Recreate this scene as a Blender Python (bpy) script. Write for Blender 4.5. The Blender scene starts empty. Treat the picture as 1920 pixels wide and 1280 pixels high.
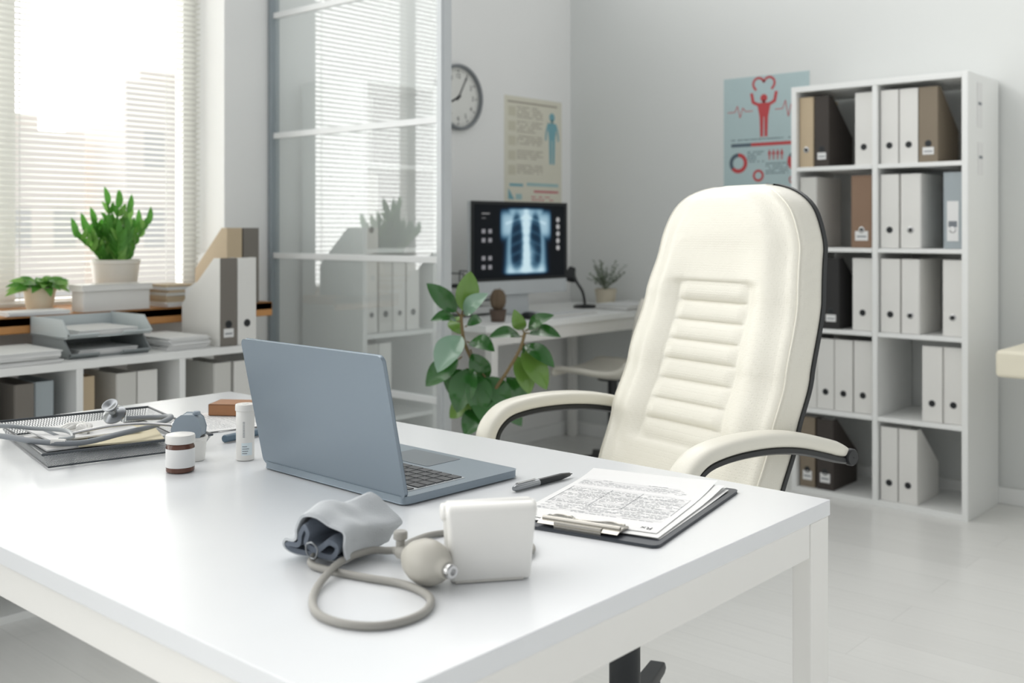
import bpy, math, random
from mathutils import Vector, Matrix
random.seed(7)
SC = bpy.context.scene
COL = SC.collection
rad = math.radians

# ------------------------------------------------------------------ materials
def lin(v):
    return v/12.92 if v <= .04045 else ((v+.055)/1.055)**2.4
def hx(h):
    h = h.lstrip('#')
    return tuple(lin(int(h[i:i+2], 16)/255) for i in (0, 2, 4))+(1,)
MATS = {}
def mat(name, h, rough=.5, metal=0, var=.03, vs=12, bump=0, bs=150, bt='NOISE', emit=0, spec=.5, coat=0, bd=.002, trans=0):
    if name in MATS: return MATS[name]
    m = bpy.data.materials.new(name); m.use_nodes = True
    nt = m.node_tree; N = nt.nodes; L = nt.links
    b = N['Principled BSDF']
    b.inputs['Roughness'].default_value = rough
    b.inputs['Metallic'].default_value = metal
    b.inputs['Specular IOR Level'].default_value = spec
    b.inputs['Coat Weight'].default_value = coat
    tc = N.new('ShaderNodeTexCoord')
    nz = N.new('ShaderNodeTexNoise'); nz.inputs['Scale'].default_value = vs
    L.new(tc.outputs['Object'], nz.inputs['Vector'])
    mx = N.new('ShaderNodeMix'); mx.data_type = 'RGBA'
    c = hx(h)
    mx.inputs[6].default_value = tuple(max(0, x*(1-var)) for x in c[:3])+(1,)
    mx.inputs[7].default_value = tuple(min(1, x*(1+var)) for x in c[:3])+(1,)
    L.new(nz.outputs['Fac'], mx.inputs[0])
    L.new(mx.outputs[2], b.inputs['Base Color'])
    if emit:
        L.new(mx.outputs[2], b.inputs['Emission Color']); b.inputs['Emission Strength'].default_value = emit
    if trans:
        t = N.new('ShaderNodeBsdfTranslucent'); L.new(mx.outputs[2], t.inputs[0])
        ms = N.new('ShaderNodeMixShader'); ms.inputs[0].default_value = trans
        L.new(b.outputs[0], ms.inputs[1]); L.new(t.outputs[0], ms.inputs[2]); L.new(ms.outputs[0], N['Material Output'].inputs[0])
    if bump:
        bn = N.new('ShaderNodeBump'); bn.inputs['Strength'].default_value = bump; bn.inputs['Distance'].default_value = bd
        if bt == 'NOISE':
            t = N.new('ShaderNodeTexNoise'); t.inputs['Scale'].default_value = bs; o = t.outputs['Fac']
            L.new(tc.outputs['Object'], t.inputs['Vector'])
        else:
            t = N.new('ShaderNodeTexVoronoi'); t.inputs['Scale'].default_value = bs; t.inputs['Randomness'].default_value = .25
            mr = N.new('ShaderNodeMapRange'); mr.inputs[1].default_value = .05; mr.inputs[2].default_value = .4
            L.new(t.outputs['Distance'], mr.inputs[0])
            L.new(tc.outputs['Object'], t.inputs['Vector'])
            # soft leather creasing on top of the perforation grain
            t2 = N.new('ShaderNodeTexNoise'); t2.inputs['Scale'].default_value = 26; t2.inputs['Detail'].default_value = 4; t2.inputs['Distortion'].default_value = .8
            L.new(tc.outputs['Object'], t2.inputs['Vector'])
            ad = N.new('ShaderNodeMath'); ad.operation = 'MULTIPLY_ADD'; ad.inputs[1].default_value = 2.6
            L.new(t2.outputs['Fac'], ad.inputs[0]); L.new(mr.outputs[0], ad.inputs[2]); o = ad.outputs[0]
        L.new(o, bn.inputs['Height']); L.new(bn.outputs['Normal'], b.inputs['Normal'])
    MATS[name] = m
    return m

def glass_mat(name, tint, base, haze, rough=.02):
    m = bpy.data.materials.new(name); m.use_nodes = True
    nt = m.node_tree; N = nt.nodes; L = nt.links
    N.remove(N['Principled BSDF'])
    out = N['Material Output']
    tr = N.new('ShaderNodeBsdfTransparent'); tr.inputs[0].default_value = tint
    df = N.new('ShaderNodeBsdfDiffuse'); df.inputs[0].default_value = (.93, .975, .97, 1)
    tl_ = N.new('ShaderNodeBsdfTranslucent'); tl_.inputs[0].default_value = (.93, .975, .97, 1)
    md = N.new('ShaderNodeMixShader'); md.inputs[0].default_value = .25
    L.new(df.outputs[0], md.inputs[1]); L.new(tl_.outputs[0], md.inputs[2])
    m0 = N.new('ShaderNodeMixShader'); m0.inputs[0].default_value = haze
    L.new(tr.outputs[0], m0.inputs[1]); L.new(md.outputs[0], m0.inputs[2])
    gl = N.new('ShaderNodeBsdfGlossy'); gl.inputs['Roughness'].default_value = rough
    lw = N.new('ShaderNodeLayerWeight'); lw.inputs[0].default_value = .5
    pw = N.new('ShaderNodeMath'); pw.operation = 'POWER'; pw.inputs[1].default_value = 4; L.new(lw.outputs['Facing'], pw.inputs[0])
    mu = N.new('ShaderNodeMath'); mu.operation = 'ADD'; mu.inputs[1].default_value = base; mu.use_clamp = True
    mx = N.new('ShaderNodeMixShader')
    L.new(pw.outputs[0], mu.inputs[0]); L.new(mu.outputs[0], mx.inputs[0])
    L.new(m0.outputs[0], mx.inputs[1]); L.new(gl.outputs[0], mx.inputs[2]); L.new(mx.outputs[0], out.inputs[0])
    return m

def mesh_mat(name, h, cell, fill):
    m = mat(name, h, .4, .3)
    nt = m.node_tree; N = nt.nodes; L = nt.links; b = N['Principled BSDF']
    tc = N.new('ShaderNodeTexCoord'); sp = N.new('ShaderNodeSeparateXYZ'); L.new(tc.outputs['Object'], sp.inputs[0])
    def mth(op, a, bb):
        n = N.new('ShaderNodeMath'); n.operation = op
        for i, x in enumerate((a, bb)):
            if x is None: continue
            if isinstance(x, (int, float)): n.inputs[i].default_value = x
            else: L.new(x, n.inputs[i])
        return n.outputs[0]
    xz = mth('ADD', sp.outputs[0], sp.outputs[2]); xz = mth('ADD', xz, 5.0); yz = mth('ADD', sp.outputs[1], sp.outputs[2])
    a = mth('FRACT', mth('MULTIPLY', mth('ADD', xz, yz), 1/cell), None)
    c = mth('FRACT', mth('MULTIPLY', mth('SUBTRACT', xz, sp.outputs[1]), 1/cell), None)
    al = mth('MAXIMUM', mth('LESS_THAN', a, fill), mth('LESS_THAN', c, fill))
    L.new(al, b.inputs['Alpha'])
    return m

# ------------------------------------------------------------------ mesh builder
def smooth(pts, n=6, closed=False):
    P = [Vector(p) for p in pts]; out = []
    m = len(P)
    rng = range(m) if closed else range(m-1)
    for i in rng:
        if closed: p0, p1, p2, p3 = P[(i-1) % m], P[i], P[(i+1) % m], P[(i+2) % m]
        else: p0, p1, p2, p3 = P[max(i-1, 0)], P[i], P[i+1], P[min(i+2, m-1)]
        for k in range(n):
            t = k/n
            out.append(.5*((2*p1)+(-p0+p2)*t+(2*p0-5*p1+4*p2-p3)*t*t+(-p0+3*p1-3*p2+p3)*t**3))
    if not closed: out.append(P[-1].copy())
    return out

def interp(tab, x):
    if x <= tab[0][0]: return tab[0][1]
    for (a, b), (c, d) in zip(tab, tab[1:]):
        if x <= c:
            t = (x-a)/(c-a); t = t*t*(3-2*t)*.5+t*.5
            return b+(d-b)*t
    return tab[-1][1]

class MB:
    def __init__(s): s.v = []; s.f = []; s.m = []
    def add(s, vs, fs, mi=0, M=None):
        o = len(s.v)
        for p in vs:
            p = Vector(p); s.v.append(M @ p if M else p)
        for f in fs: s.f.append([i+o for i in f]); s.m.append(mi)
        return s
    def box(s, x0, x1, y0, y1, z0, z1, mi=0, M=None):
        vs = [(x, y, z) for z in (z0, z1) for y in (y0, y1) for x in (x0, x1)]
        return s.add(vs, [(0, 2, 3, 1), (4, 5, 7, 6), (0, 1, 5, 4), (2, 6, 7, 3), (0, 4, 6, 2), (1, 3, 7, 5)], mi, M)
    def prism(s, poly, a0, a1, axis='x', mi=0, M=None):
        n = len(poly); vs = []
        for a in (a0, a1):
            for p, q in poly:
                vs.append({'x': (a, p, q), 'y': (p, a, q), 'z': (p, q, a)}[axis])
        fs = [tuple(range(n)), tuple(range(2*n-1, n-1, -1))]
        fs += [(i, (i+1) % n, (i+1) % n+n, i+n) for i in range(n)]
        return s.add(vs, fs, mi, M)
    def lathe(s, prof, n=32, mi=0, M=None, caps=True):
        vs = []; fs = []
        for r, z in prof:
            for i in range(n):
                a = 2*math.pi*i/n; vs.append((r*math.cos(a), r*math.sin(a), z))
        for j in range(len(prof)-1):
            for i in range(n):
                fs.append((j*n+i, j*n+(i+1) % n, (j+1)*n+(i+1) % n, (j+1)*n+i))
        if caps and prof[0][0] > 1e-3: fs.append(tuple(range(n-1, -1, -1)))
        if caps and prof[-1][0] > 1e-3: fs.append(tuple((len(prof)-1)*n+i for i in range(n)))
        return s.add(vs, fs, mi, M)
    def tube(s, pts, r, n=12, mi=0, closed=False, M=None):
        P = [Vector(p) for p in pts]; m = len(P); vs = []; fs = []
        up = None
        for i in range(m):
            a = P[(i-1) % m] if (closed or i > 0) else P[i]; b = P[(i+1) % m] if (closed or i < m-1) else P[i]
            T = (b-a).normalized()
            if up is None:
                up = Vector((0, 0, 1)) if abs(T.z) < .9 else Vector((1, 0, 0))
            S = T.cross(up).normalized(); U = S.cross(T).normalized(); up = U
            rr = r[i] if isinstance(r, (list, tuple)) else r
            for k in range(n):
                an = 2*math.pi*k/n
                vs.append(P[i]+S*(rr*math.cos(an))+U*(rr*math.sin(an)))
        for i in range(m if closed else m-1):
            j = (i+1) % m
            for k in range(n):
                fs.append((i*n+k, i*n+(k+1) % n, j*n+(k+1) % n, j*n+k))
        if not closed:
            fs.append(tuple(range(n-1, -1, -1))); fs.append(tuple((m-1)*n+k for k in range(n)))
        return s.add(vs, fs, mi, M)
    def sweep(s, pts, prof, side=(1, 0, 0), mi=0, M=None, scale=None):
        P = [Vector(p) for p in pts]; S = Vector(side); vs = []; fs = []; n = len(prof); m = len(P)
        for i in range(m):
            T = (P[min(i+1, m-1)]-P[max(i-1, 0)]).normalized()
            Nn = S.cross(T).normalized()
            k = scale[i] if scale else 1
            for a, b in prof: vs.append(P[i]+S*(a*k)+Nn*(b*k))
        for i in range(m-1):
            for k in range(n): fs.append((i*n+k, i*n+(k+1) % n, (i+1)*n+(k+1) % n, (i+1)*n+k))
        fs.append(tuple(range(n-1, -1, -1))); fs.append(tuple((m-1)*n+k for k in range(n)))
        return s.add(vs, fs, mi, M)
    def leaf(s, base, tip, w, up=(0, 0, 1), bend=.02, mi=0, n=9, fold=.2, pw=.8):
        B = Vector(base); T = Vector(tip); U = Vector(up).normalized(); D = (T-B)
        S = D.cross(U).normalized(); Nn = S.cross(D).normalized(); vs = []; fs = []
        for i in range(n+1):
            t = i/n
            c = B+D*t+Nn*(bend*math.sin(math.pi*t))
            ww = w*.5*(math.sin(math.pi*min(1, t**pw))**.75 if 0 < t < 1 else .02)
            vs += [c-S*ww+Nn*(fold*ww), c-S*ww*.5+Nn*(fold*ww*.35), c, c+S*ww*.5+Nn*(fold*ww*.35), c+S*ww+Nn*(fold*ww)]
        for i in range(n):
            a = i*5
            for k in range(4): fs.append((a+k, a+k+1, a+k+6, a+k+5))
        return s.add(vs, fs, mi)
    def rect(s, x0, z0, x1, z1, mi, y=-.001):
        return s.add([(x0, y, z0), (x1, y, z0), (x1, y, z1), (x0, y, z1)], [(0, 1, 2, 3)], mi)
    def poly(s, pts, mi, y=-.001):
        return s.add([(a, y, b) for a, b in pts], [tuple(range(len(pts)))], mi)
    def disc(s, cx, cz, r, mi, y=-.001, n=32, rx=1):
        return s.poly([(cx+rx*r*math.cos(2*math.pi*i/n), cz+r*math.sin(2*math.pi*i/n)) for i in range(n)], mi, y)
    def ring(s, cx, cz, r0, r1, mi, y=-.001, n=40, a0=0, a1=360):
        vs = []; fs = []
        for i in range(n+1):
            a = rad(a0+(a1-a0)*i/n)
            vs += [(cx+r0*math.cos(a), y, cz+r0*math.sin(a)), (cx+r1*math.cos(a), y, cz+r1*math.sin(a))]
        for i in range(n): fs.append((2*i, 2*i+1, 2*i+3, 2*i+2))
        return s.add(vs, fs, mi)
    def line(s, pts, w, mi, y=-.001):
        for (a, b), (c, d) in zip(pts, pts[1:]):
            L = math.hypot(c-a, d-b) or 1; nx, nz = -(d-b)/L*w/2, (c-a)/L*w/2
            s.add([(a-nx, y, b-nz), (c-nx, y, d-nz), (c+nx, y, d+nz), (a+nx, y, b+nz)], [(0, 1, 2, 3)], mi)
        return s
    def words(s, x0, x1, z0, z1, pitch, h, mi, rng, y=-.001, fill=.85, wl=(.3, 1.4)):
        z = z1-h
        while z > z0:
            x = x0; end = x0+(x1-x0)*(rng.uniform(.5, 1) if rng.random() < .3 else 1)
            while x < end:
                w = pitch*rng.uniform(*wl)
                if x+w > x1: w = x1-x
                if rng.random() < fill: s.rect(x, z, x+w, z+h, mi, y)
                x += w+pitch*.25
            z -= pitch
        return s
    def text(s, body, size, M, mi):
        cu = bpy.data.curves.new('t', 'FONT'); cu.body = body; cu.size = size
        cu.align_x = 'CENTER'; cu.align_y = 'CENTER'
        ob = bpy.data.objects.new('t', cu); COL.objects.link(ob)
        dg = bpy.context.evaluated_depsgraph_get()
        me = bpy.data.meshes.new_from_object(ob.evaluated_get(dg))
        s.add([v.co.copy() for v in me.vertices], [tuple(p.vertices) for p in me.polygons], mi, M)
        bpy.data.objects.remove(ob); bpy.data.curves.remove(cu); bpy.data.meshes.remove(me)
        return s
    def mesh(s, name, mats, sm=35):
        me = bpy.data.meshes.new(name)
        me.from_pydata([tuple(v) for v in s.v], [], s.f)
        for m in mats: me.materials.append(m)
        for p, mi in zip(me.polygons, s.m): p.material_index = mi
        if sm:
            for p in me.polygons: p.use_smooth = True
            me.set_sharp_from_angle(angle=rad(sm))
        me.update()
        return me

XZ = Matrix.Rotation(rad(90), 4, 'X')
MW = {}
def mw(loc, rot):
    if not isinstance(rot, (tuple, list)): rot = (0, 0, rot)
    return Matrix.Translation(Vector(loc)) @ Matrix.Rotation(rot[2], 4, 'Z') @ Matrix.Rotation(rot[1], 4, 'Y') @ Matrix.Rotation(rot[0], 4, 'X')
def setup(o, label, cat, group, kind):
    if label: o['label'] = label
    if cat: o['category'] = cat
    if group: o['group'] = group
    if kind: o['kind'] = kind
def thing(name, label, cat, loc=(0, 0, 0), rot=0, group=None, kind=None):
    o = bpy.data.objects.new(name, None); o.empty_display_size = .05
    COL.objects.link(o)
    o.location = loc; o.rotation_euler = rot if isinstance(rot, (tuple, list)) else (0, 0, rot)
    MW[o.name] = mw(loc, rot)
    setup(o, label, cat, group, kind)
    return o
def finish(o, bevel, seg):
    if bevel:
        b = o.modifiers.new('bevel', 'BEVEL'); b.width = bevel; b.segments = seg; b.limit_method = 'ANGLE'; b.angle_limit = rad(35)
        for p in o.data.polygons: p.use_smooth = True
        w = o.modifiers.new('wn', 'WEIGHTED_NORMAL'); w.weight = 100
def part(parent, name, mb, mats, bevel=0, seg=2, sm=35, label=None, world=False):
    me = mb if isinstance(mb, bpy.types.Mesh) else mb.mesh(name, mats, 0 if bevel else sm)
    if world: me.transform(MW[parent.name].inverted())
    o = bpy.data.objects.new(name, me); COL.objects.link(o); o.parent = parent
    MW[o.name] = MW[parent.name]
    if label: o['label'] = label
    if not (isinstance(mb, bpy.types.Mesh) and not bevel): finish(o, bevel, seg)
    return o
def solo(name, label, cat, mb, mats, loc=(0, 0, 0), rot=0, bevel=0, seg=2, sm=35, group=None, kind=None, world=False):
    me = mb.mesh(name, mats, 0 if bevel else sm)
    if world: me.transform(mw(loc, rot).inverted())
    o = bpy.data.objects.new(name, me); COL.objects.link(o)
    o.location = loc; o.rotation_euler = rot if isinstance(rot, (tuple, list)) else (0, 0, rot)
    MW[o.name] = mw(loc, rot)
    setup(o, label, cat, group, kind); finish(o, bevel, seg)
    return o

# ------------------------------------------------------------------ palette
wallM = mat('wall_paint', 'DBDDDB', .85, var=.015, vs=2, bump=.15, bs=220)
wallW = mat('window_wall_paint', 'F0F0EE', .85, var=.012, vs=2, bump=.15, bs=220)  # overexposed window-side brightness painted in as a lighter wall colour
whiteLam = mat('white_laminate', 'EEEFED', .4, var=.01)
deskM = mat('desk_laminate', 'DEE0E2', .24, var=.01, bump=.03, bs=400)
frameW = mat('white_metal', 'E6E5E1', .4, var=.01)
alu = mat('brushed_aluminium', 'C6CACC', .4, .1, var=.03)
aluD = mat('aluminium_grey', '98A1A6', .45, .3)  # darker grey aluminium, used on the left partition post
chrome = mat('chrome', 'C5C5C5', .18, 1)
leather = mat('cream_leather', 'E2DFD3', .36, var=.012, vs=6, bump=.34, bs=190, bt='V', bd=.0014)
leatherS = mat('cream_leather_plain', 'E2DFD3', .36, var=.012, vs=6, bump=.12, bs=300)
blackP = mat('black_plastic', '16191C', .4)
darkP = mat('dark_plastic', '2A2D30', .5)
whiteP = mat('white_plastic', 'E3E2DE', .35, var=.01)
paper = mat('paper', 'E6E6E5', .8, var=.015)
paperG = mat('paper_grey', 'D8D9D8', .8, var=.02)
ink = mat('print_ink', '7C8187', .8)
inkD = mat('dark_ink', '25282C', .8)
manila = mat('manila_paper', 'DDD3B6', .8)
wood = mat('sill_wood', 'D0955A', .5, var=.12, vs=6)
C_WHITE = mat('card_white', 'E6E5E1', .7, var=.02)
C_LIGHT = mat('card_light_grey', 'D4D3CE', .7, var=.02)
C_GREY = mat('card_grey', 'A3ACB0', .7)
C_DGREY = mat('card_dark_grey', '79746D', .7)
C_BEIGE = mat('card_beige', 'C6B396', .7)
C_TAN = mat('card_tan', '867A69', .7)
C_BROWN = mat('card_brown', '8C725E', .7)
C_DARK = mat('card_dark_brown', '403A36', .7)
C_BLACK = mat('card_black', '2E2D2D', .7)

floorM = mat('floor_pale_planks', 'DADAD6', .25, var=.02, vs=3)
nt = floorM.node_tree; N = nt.nodes; L = nt.links
tc = N.new('ShaderNodeTexCoord'); mp = N.new('ShaderNodeMapping'); L.new(tc.outputs['Object'], mp.inputs[0])
br = N.new('ShaderNodeTexBrick'); L.new(mp.outputs[0], br.inputs[0]); br.inputs['Scale'].default_value = 1
br.inputs['Brick Width'].default_value = 1.2; br.inputs['Row Height'].default_value = .16; br.inputs['Mortar Size'].default_value = .0012
br.inputs['Color1'].default_value = hx('ECECE9'); br.inputs['Color2'].default_value = hx('E7E7E4'); br.inputs['Mortar'].default_value = hx('DCDCD9')
sn = N.new('ShaderNodeTexNoise'); sn.inputs['Scale'].default_value = 3
mp2 = N.new('ShaderNodeMapping'); mp2.inputs['Scale'].default_value = (1.5, 22, 1); L.new(tc.outputs['Object'], mp2.inputs[0]); L.new(mp2.outputs[0], sn.inputs['Vector'])
mm = N.new('ShaderNodeMix'); mm.data_type = 'RGBA'; mm.blend_type = 'MULTIPLY'; mm.inputs[0].default_value = .08
L.new(br.outputs['Color'], mm.inputs[6]); L.new(sn.outputs['Fac'], mm.inputs[7]); L.new(mm.outputs[2], N['Principled BSDF'].inputs['Base Color'])

# ------------------------------------------------------------------ room shell
WX = -3.68; BY = 4.66; CZ = 2.85; WE = 2.40
solo('floor', 'pale whitish plank floor', 'floor', MB().box(WX-.3, 3.2, -2.6, BY+.2, -.1, 0), [floorM], kind='structure')
solo('wall_back', 'plain light grey painted wall', 'wall', MB().box(WX-.3, 3.2, BY, BY+.2, 0, CZ), [wallM], kind='structure')
w = MB()
x0, x1 = WX-.28, WX
SZ = .83
w.box(x0, x1, -2.6, BY, 0, SZ); w.box(x0, x1, -2.6, BY, 2.6, CZ)
for a, b in ((-2.6, -2.1), (-.1, .3), (WE, BY)): w.box(x0, x1, a, b, SZ, 2.6)
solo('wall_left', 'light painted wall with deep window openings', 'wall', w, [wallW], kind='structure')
solo('baseboard_back', 'low white wooden baseboard strip', 'baseboard', MB().box(WX+.015, 3.2, BY-.015, BY-.001, 0, .07), [whiteLam], kind='structure', bevel=.003)
solo('baseboard_left', 'low white wooden baseboard strip', 'baseboard', MB().box(WX+.001, WX+.014, -2.6, BY-.016, 0, .07), [whiteLam], kind='structure', bevel=.003)
solo('trim_1', 'orange-brown wooden window sill', 'window sill', MB().box(WX-.2, WX+.001, .302, WE-.002, SZ+.002, SZ+.035).box(WX+.001, -3.45, .3, 2.47, SZ+.002, SZ+.035).box(-3.47, -3.45, .3, 2.47, SZ-.02, SZ+.035), [wood], kind='structure', bevel=.004)
winG = glass_mat('window_glass', (.97, .98, .98, 1), .04, 0)
for i, (a, b) in enumerate(((.3, WE), (-2.1, -.1))):
    wd = thing('window_%d' % (i+1), 'wide window with white frame', 'window', (WX-.24, (a+b)/2, SZ), kind='structure')
    h = (b-a)/2; H = 2.6-SZ; f = MB()
    f.box(-.03, .03, -h, -h+.06, 0, H); f.box(-.03, .03, h-.06, h, 0, H)
    f.box(-.03, .03, -h+.06, h-.06, 0, .06); f.box(-.03, .03, -h+.06, h-.06, H-.06, H)
    f.box(-.03, .03, .25, .31, .06, H-.06)
    part(wd, 'window_frame', f, [whiteP], bevel=.004)
    part(wd, 'window_pane', MB().add([(0, -h+.06, .06), (0, .25, .06), (0, .25, H-.06), (0, -h+.06, H-.06)], [(0, 1, 2, 3)]).add([(0, .31, .06), (0, h-.06, .06), (0, h-.06, H-.06), (0, .31, H-.06)], [(0, 1, 2, 3)]), [winG])
blindM = mat('blind_slat', 'F0F0EC', .5, var=.01, trans=.42)
for (a, b), lab in (((.32, WE-.012), 'white horizontal slat blind hanging in the window opening'), ((-2.08, -.12), 'white horizontal slat blind over a window')):
    bl = thing('window_blind', lab, 'blind', (WX-.165, (a+b)/2, SZ+.04))
    h = (b-a)/2; s = MB(); z = .03
    while z < 1.68:
        s.prism([(-.0125, z-.0026), (0, z+.0010), (.0125, z+.0026), (.0125, z+.0034), (0, z+.0018), (-.0125, z-.0018)], -h, h, 'y'); z += .0215
    part(bl, 'slats', s, [blindM], sm=0)
    part(bl, 'head_rail', MB().box(-.015, .015, -h, h, 1.69, 1.725), [whiteP], bevel=.003)
    part(bl, 'bottom_rail', MB().box(-.012, .012, -h, h, 0, .014), [whiteP], bevel=.003)
    c = MB()
    for y in (-h+.15, -.3, .3, h-.15): c.box(-.0015, .0015, y-.001, y+.001, .01, 1.69)
    part(bl, 'cord', c, [whiteP])
bm = mat('building_render_haze_glow', 'E2DCD6', .9, var=.03, emit=.28); bw = mat('building_windows_haze_glow', 'CAC9C7', .7, emit=.28)  # emission paints atmospheric haze into the wall and window colours
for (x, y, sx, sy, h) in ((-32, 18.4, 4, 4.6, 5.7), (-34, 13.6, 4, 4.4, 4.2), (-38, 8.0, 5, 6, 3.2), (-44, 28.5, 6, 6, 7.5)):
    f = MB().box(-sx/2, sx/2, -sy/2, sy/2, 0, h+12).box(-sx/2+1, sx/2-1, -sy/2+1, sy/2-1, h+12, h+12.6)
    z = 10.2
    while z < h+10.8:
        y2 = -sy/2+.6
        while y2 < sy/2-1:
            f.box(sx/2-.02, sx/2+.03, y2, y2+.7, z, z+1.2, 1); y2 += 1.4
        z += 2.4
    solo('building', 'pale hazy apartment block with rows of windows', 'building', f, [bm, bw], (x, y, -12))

# ------------------------------------------------------------------ files and binders
fileCache = {}
def file_mesh(kind, w, h, d, M, S):
    key = (kind, round(w, 3), h, d, M.name, S.name)
    if key in fileCache: return fileCache[key]
    m = MB(); hw = w/2; t = .002
    if kind == 'file':
        m.box(-hw, hw, 0, t, 0, h)
        side = [(t, 0), (d, 0), (d, h*.45), (d*.16, h), (t, h)]
        m.prism(side, -hw, -hw+t, 'x', 2); m.prism(side, hw-t, hw, 'x', 2)
        m.box(-hw+t, hw-t, d-t, d, 0, h*.45, 2); m.box(-hw+t, hw-t, t, d-t, 0, t)
    else:
        m.prism([(-hw, .004), (-hw+.004, 0), (hw-.004, 0), (hw, .004), (hw, d), (hw-.003, d), (hw-.003, .004), (-hw+.003, .004), (-hw+.003, d), (-hw, d)], 0, h, 'z')
        m.box(-hw+.004, hw-.004, .03, d-.01, .008, h-.02, 1)
    me = m.mesh('body', [M, paper, S], 0); fileCache[key] = me
    h2 = MB()
    Mh = Matrix.Translation((0, -.0002, .075)) @ XZ
    h2.lathe([(.0085, 0), (.013, 0), (.0135, .001), (.0125, .0016), (.0085, .0016), (.0085, 0)], 24, 0, Mh, caps=False)
    h2.lathe([(.0085, .0004), (.0001, .0005)], 24, 1, Mh, caps=False)
    fileCache[key+('h',)] = h2.mesh('finger_hole', [chrome if kind == 'binder' else darkP, blackP])
    return me
def put_file(kind, M, w, loc, rot, group, label, h=.305, d=.245, lab=None, S=None):
    S = S or M
    me = file_mesh(kind, w, h, d, M, S); key = (kind, round(w, 3), h, d, M.name, S.name)
    if len(label.split()) < 4: label += ' standing on a shelf'
    f = thing('box_file' if kind == 'file' else 'ring_binder', label, 'document file', loc, rot, group)
    part(f, 'body', me, None)
    part(f, 'finger_hole', fileCache[key+('h',)], None)
    if lab:
        z0, z1 = lab
        l = MB().box(-w*.3, w*.3, -.0012, -.0002, z0, z1).box(-w*.22, w*.22, -.0016, -.0012, z0+(z1-z0)*.35, z0+(z1-z0)*.5, 1)
        part(f, 'spine_label', l, [paper, ink])
    if kind == 'file':
        p = MB(); hw = w/2-.006
        p.prism([(.008, .004), (d-.01, .004), (d-.012, h*.62), (.012, h*.9)], -hw, -hw*.2, 'x')
        p.prism([(.008, .004), (d-.01, .004), (d-.012, h*.55), (.012, h*.84)], -hw*.1, hw*.8, 'x')
        part(f, 'papers', p, [paper])
    return f

def shelf_unit(label, loc, rot, W, H, D, nc, nr, t=.024):
    s = thing('shelf_unit', label, 'shelf', loc, rot)
    for sx in (-W/2, W/2-t):
        part(s, 'side_panel', MB().box(sx, sx+t, 0, D, 0, H), [whiteLam], bevel=.0015)
    cw = (W-t)/nc; ch = (H-t)/nr
    for i in range(1, nc):
        x = -W/2+i*cw
        part(s, 'divider', MB().box(x+.001, x+t-.001, .002, D-.002, t, H-t), [whiteLam], bevel=.001)
    for j in range(nr+1):
        z = j*ch
        if j in (0, nr): part(s, 'shelf_board', MB().box(-W/2+t, W/2-t, 0, D, z, z+t), [whiteLam], bevel=.001)
        else:
            m = MB()
            for i in range(nc):
                a = -W/2+t+i*cw; m.box(a, a+cw-t, .002, D-.002, z+.003, z+t-.003)
            part(s, 'shelf_board', m, [whiteLam], bevel=.001)
    return s
SY = 4.263
shelf_unit('tall white open shelf unit filled with document files', (-1.755, SY, 0), 0, .75, 1.775, .385, 2, 5)
CH = (1.775-.024)/5
def row(r): return r*CH+(.024 if r == 0 else .0215)
G = 'document files in the tall shelf unit'
W_ = 'white cardboard document file with a round finger hole'
rows = [
 (4, -2.104, -2.036, 'binder', C_BEIGE, 'beige ring binder', None), (4, -2.03, -1.965, 'file', C_DARK, 'dark brown magazine file with white label', (.03, .06)),
 (4, -1.85, -1.775, 'file', C_WHITE, W_, None), (4, -1.737, -1.664, 'file', C_WHITE, W_, None), (4, -1.66, -1.585, 'file', C_WHITE, W_, None),
 (4, -1.58, -1.505, 'file', C_TAN, 'taupe magazine file with white label', (.03, .06)),
 (3, -2.10, -2.02, 'binder', C_LIGHT, 'light grey ring binder', None), (3, -1.868, -1.775, 'binder', C_BROWN, 'brown ring binder with dark label', (.03, .07)),
 (3, -1.737, -1.662, 'file', C_WHITE, W_, None), (3, -1.657, -1.572, 'binder', C_WHITE, 'white ring binder', None), (3, -1.482, -1.407, 'binder', C_GREY, 'grey-blue ring binder with tall label', (.03, .19)),
 (2, -2.075, -2.0, 'file', C_BLACK, 'black magazine file', (.03, .06)), (2, -1.995, -1.92, 'file', C_BLACK, 'black magazine file', (.03, .06)), (2, -1.862, -1.775, 'file', C_WHITE, W_, None),
 (2, -1.737, -1.657, 'file', C_WHITE, W_, None), (2, -1.652, -1.577, 'binder', C_WHITE, 'white ring binder', None), (2, -1.487, -1.407, 'binder', C_WHITE, 'white ring binder', None),
 (1, -2.10, -2.025, 'file', C_WHITE, W_, None), (1, -2.02, -1.945, 'file', C_WHITE, W_, None), (1, -1.94, -1.862, 'file', C_WHITE, W_, None), (1, -1.857, -1.779, 'file', C_WHITE, W_, None),
 (1, -1.565, -1.487, 'file', C_WHITE, W_, None), (1, -1.484, -1.407, 'file', C_WHITE, W_, None),
 (0, -2.10, -2.03, 'file', C_TAN, 'taupe magazine file with label', (.03, .07)), (0, -2.02, -1.945, 'file', C_DARK, 'dark brown magazine file with white label', (.03, .07)),
 (0, -1.737, -1.667, 'file', C_WHITE, W_, None), (0, -1.662, -1.587, 'file', C_WHITE, 'white magazine file holding papers', None)]
for r, a, b, k, M, lb, la in rows:
    put_file(k, M, b-a, ((a+b)/2, SY+.02+random.uniform(0, .012), row(r)+.001), 0, G, lb, lab=la)
LX = -3.12
shelf_unit('low white open shelf unit below the window holding files', (LX, 1.35, 0), rad(90), 1.78, .745, .35, 5, 2)
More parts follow.
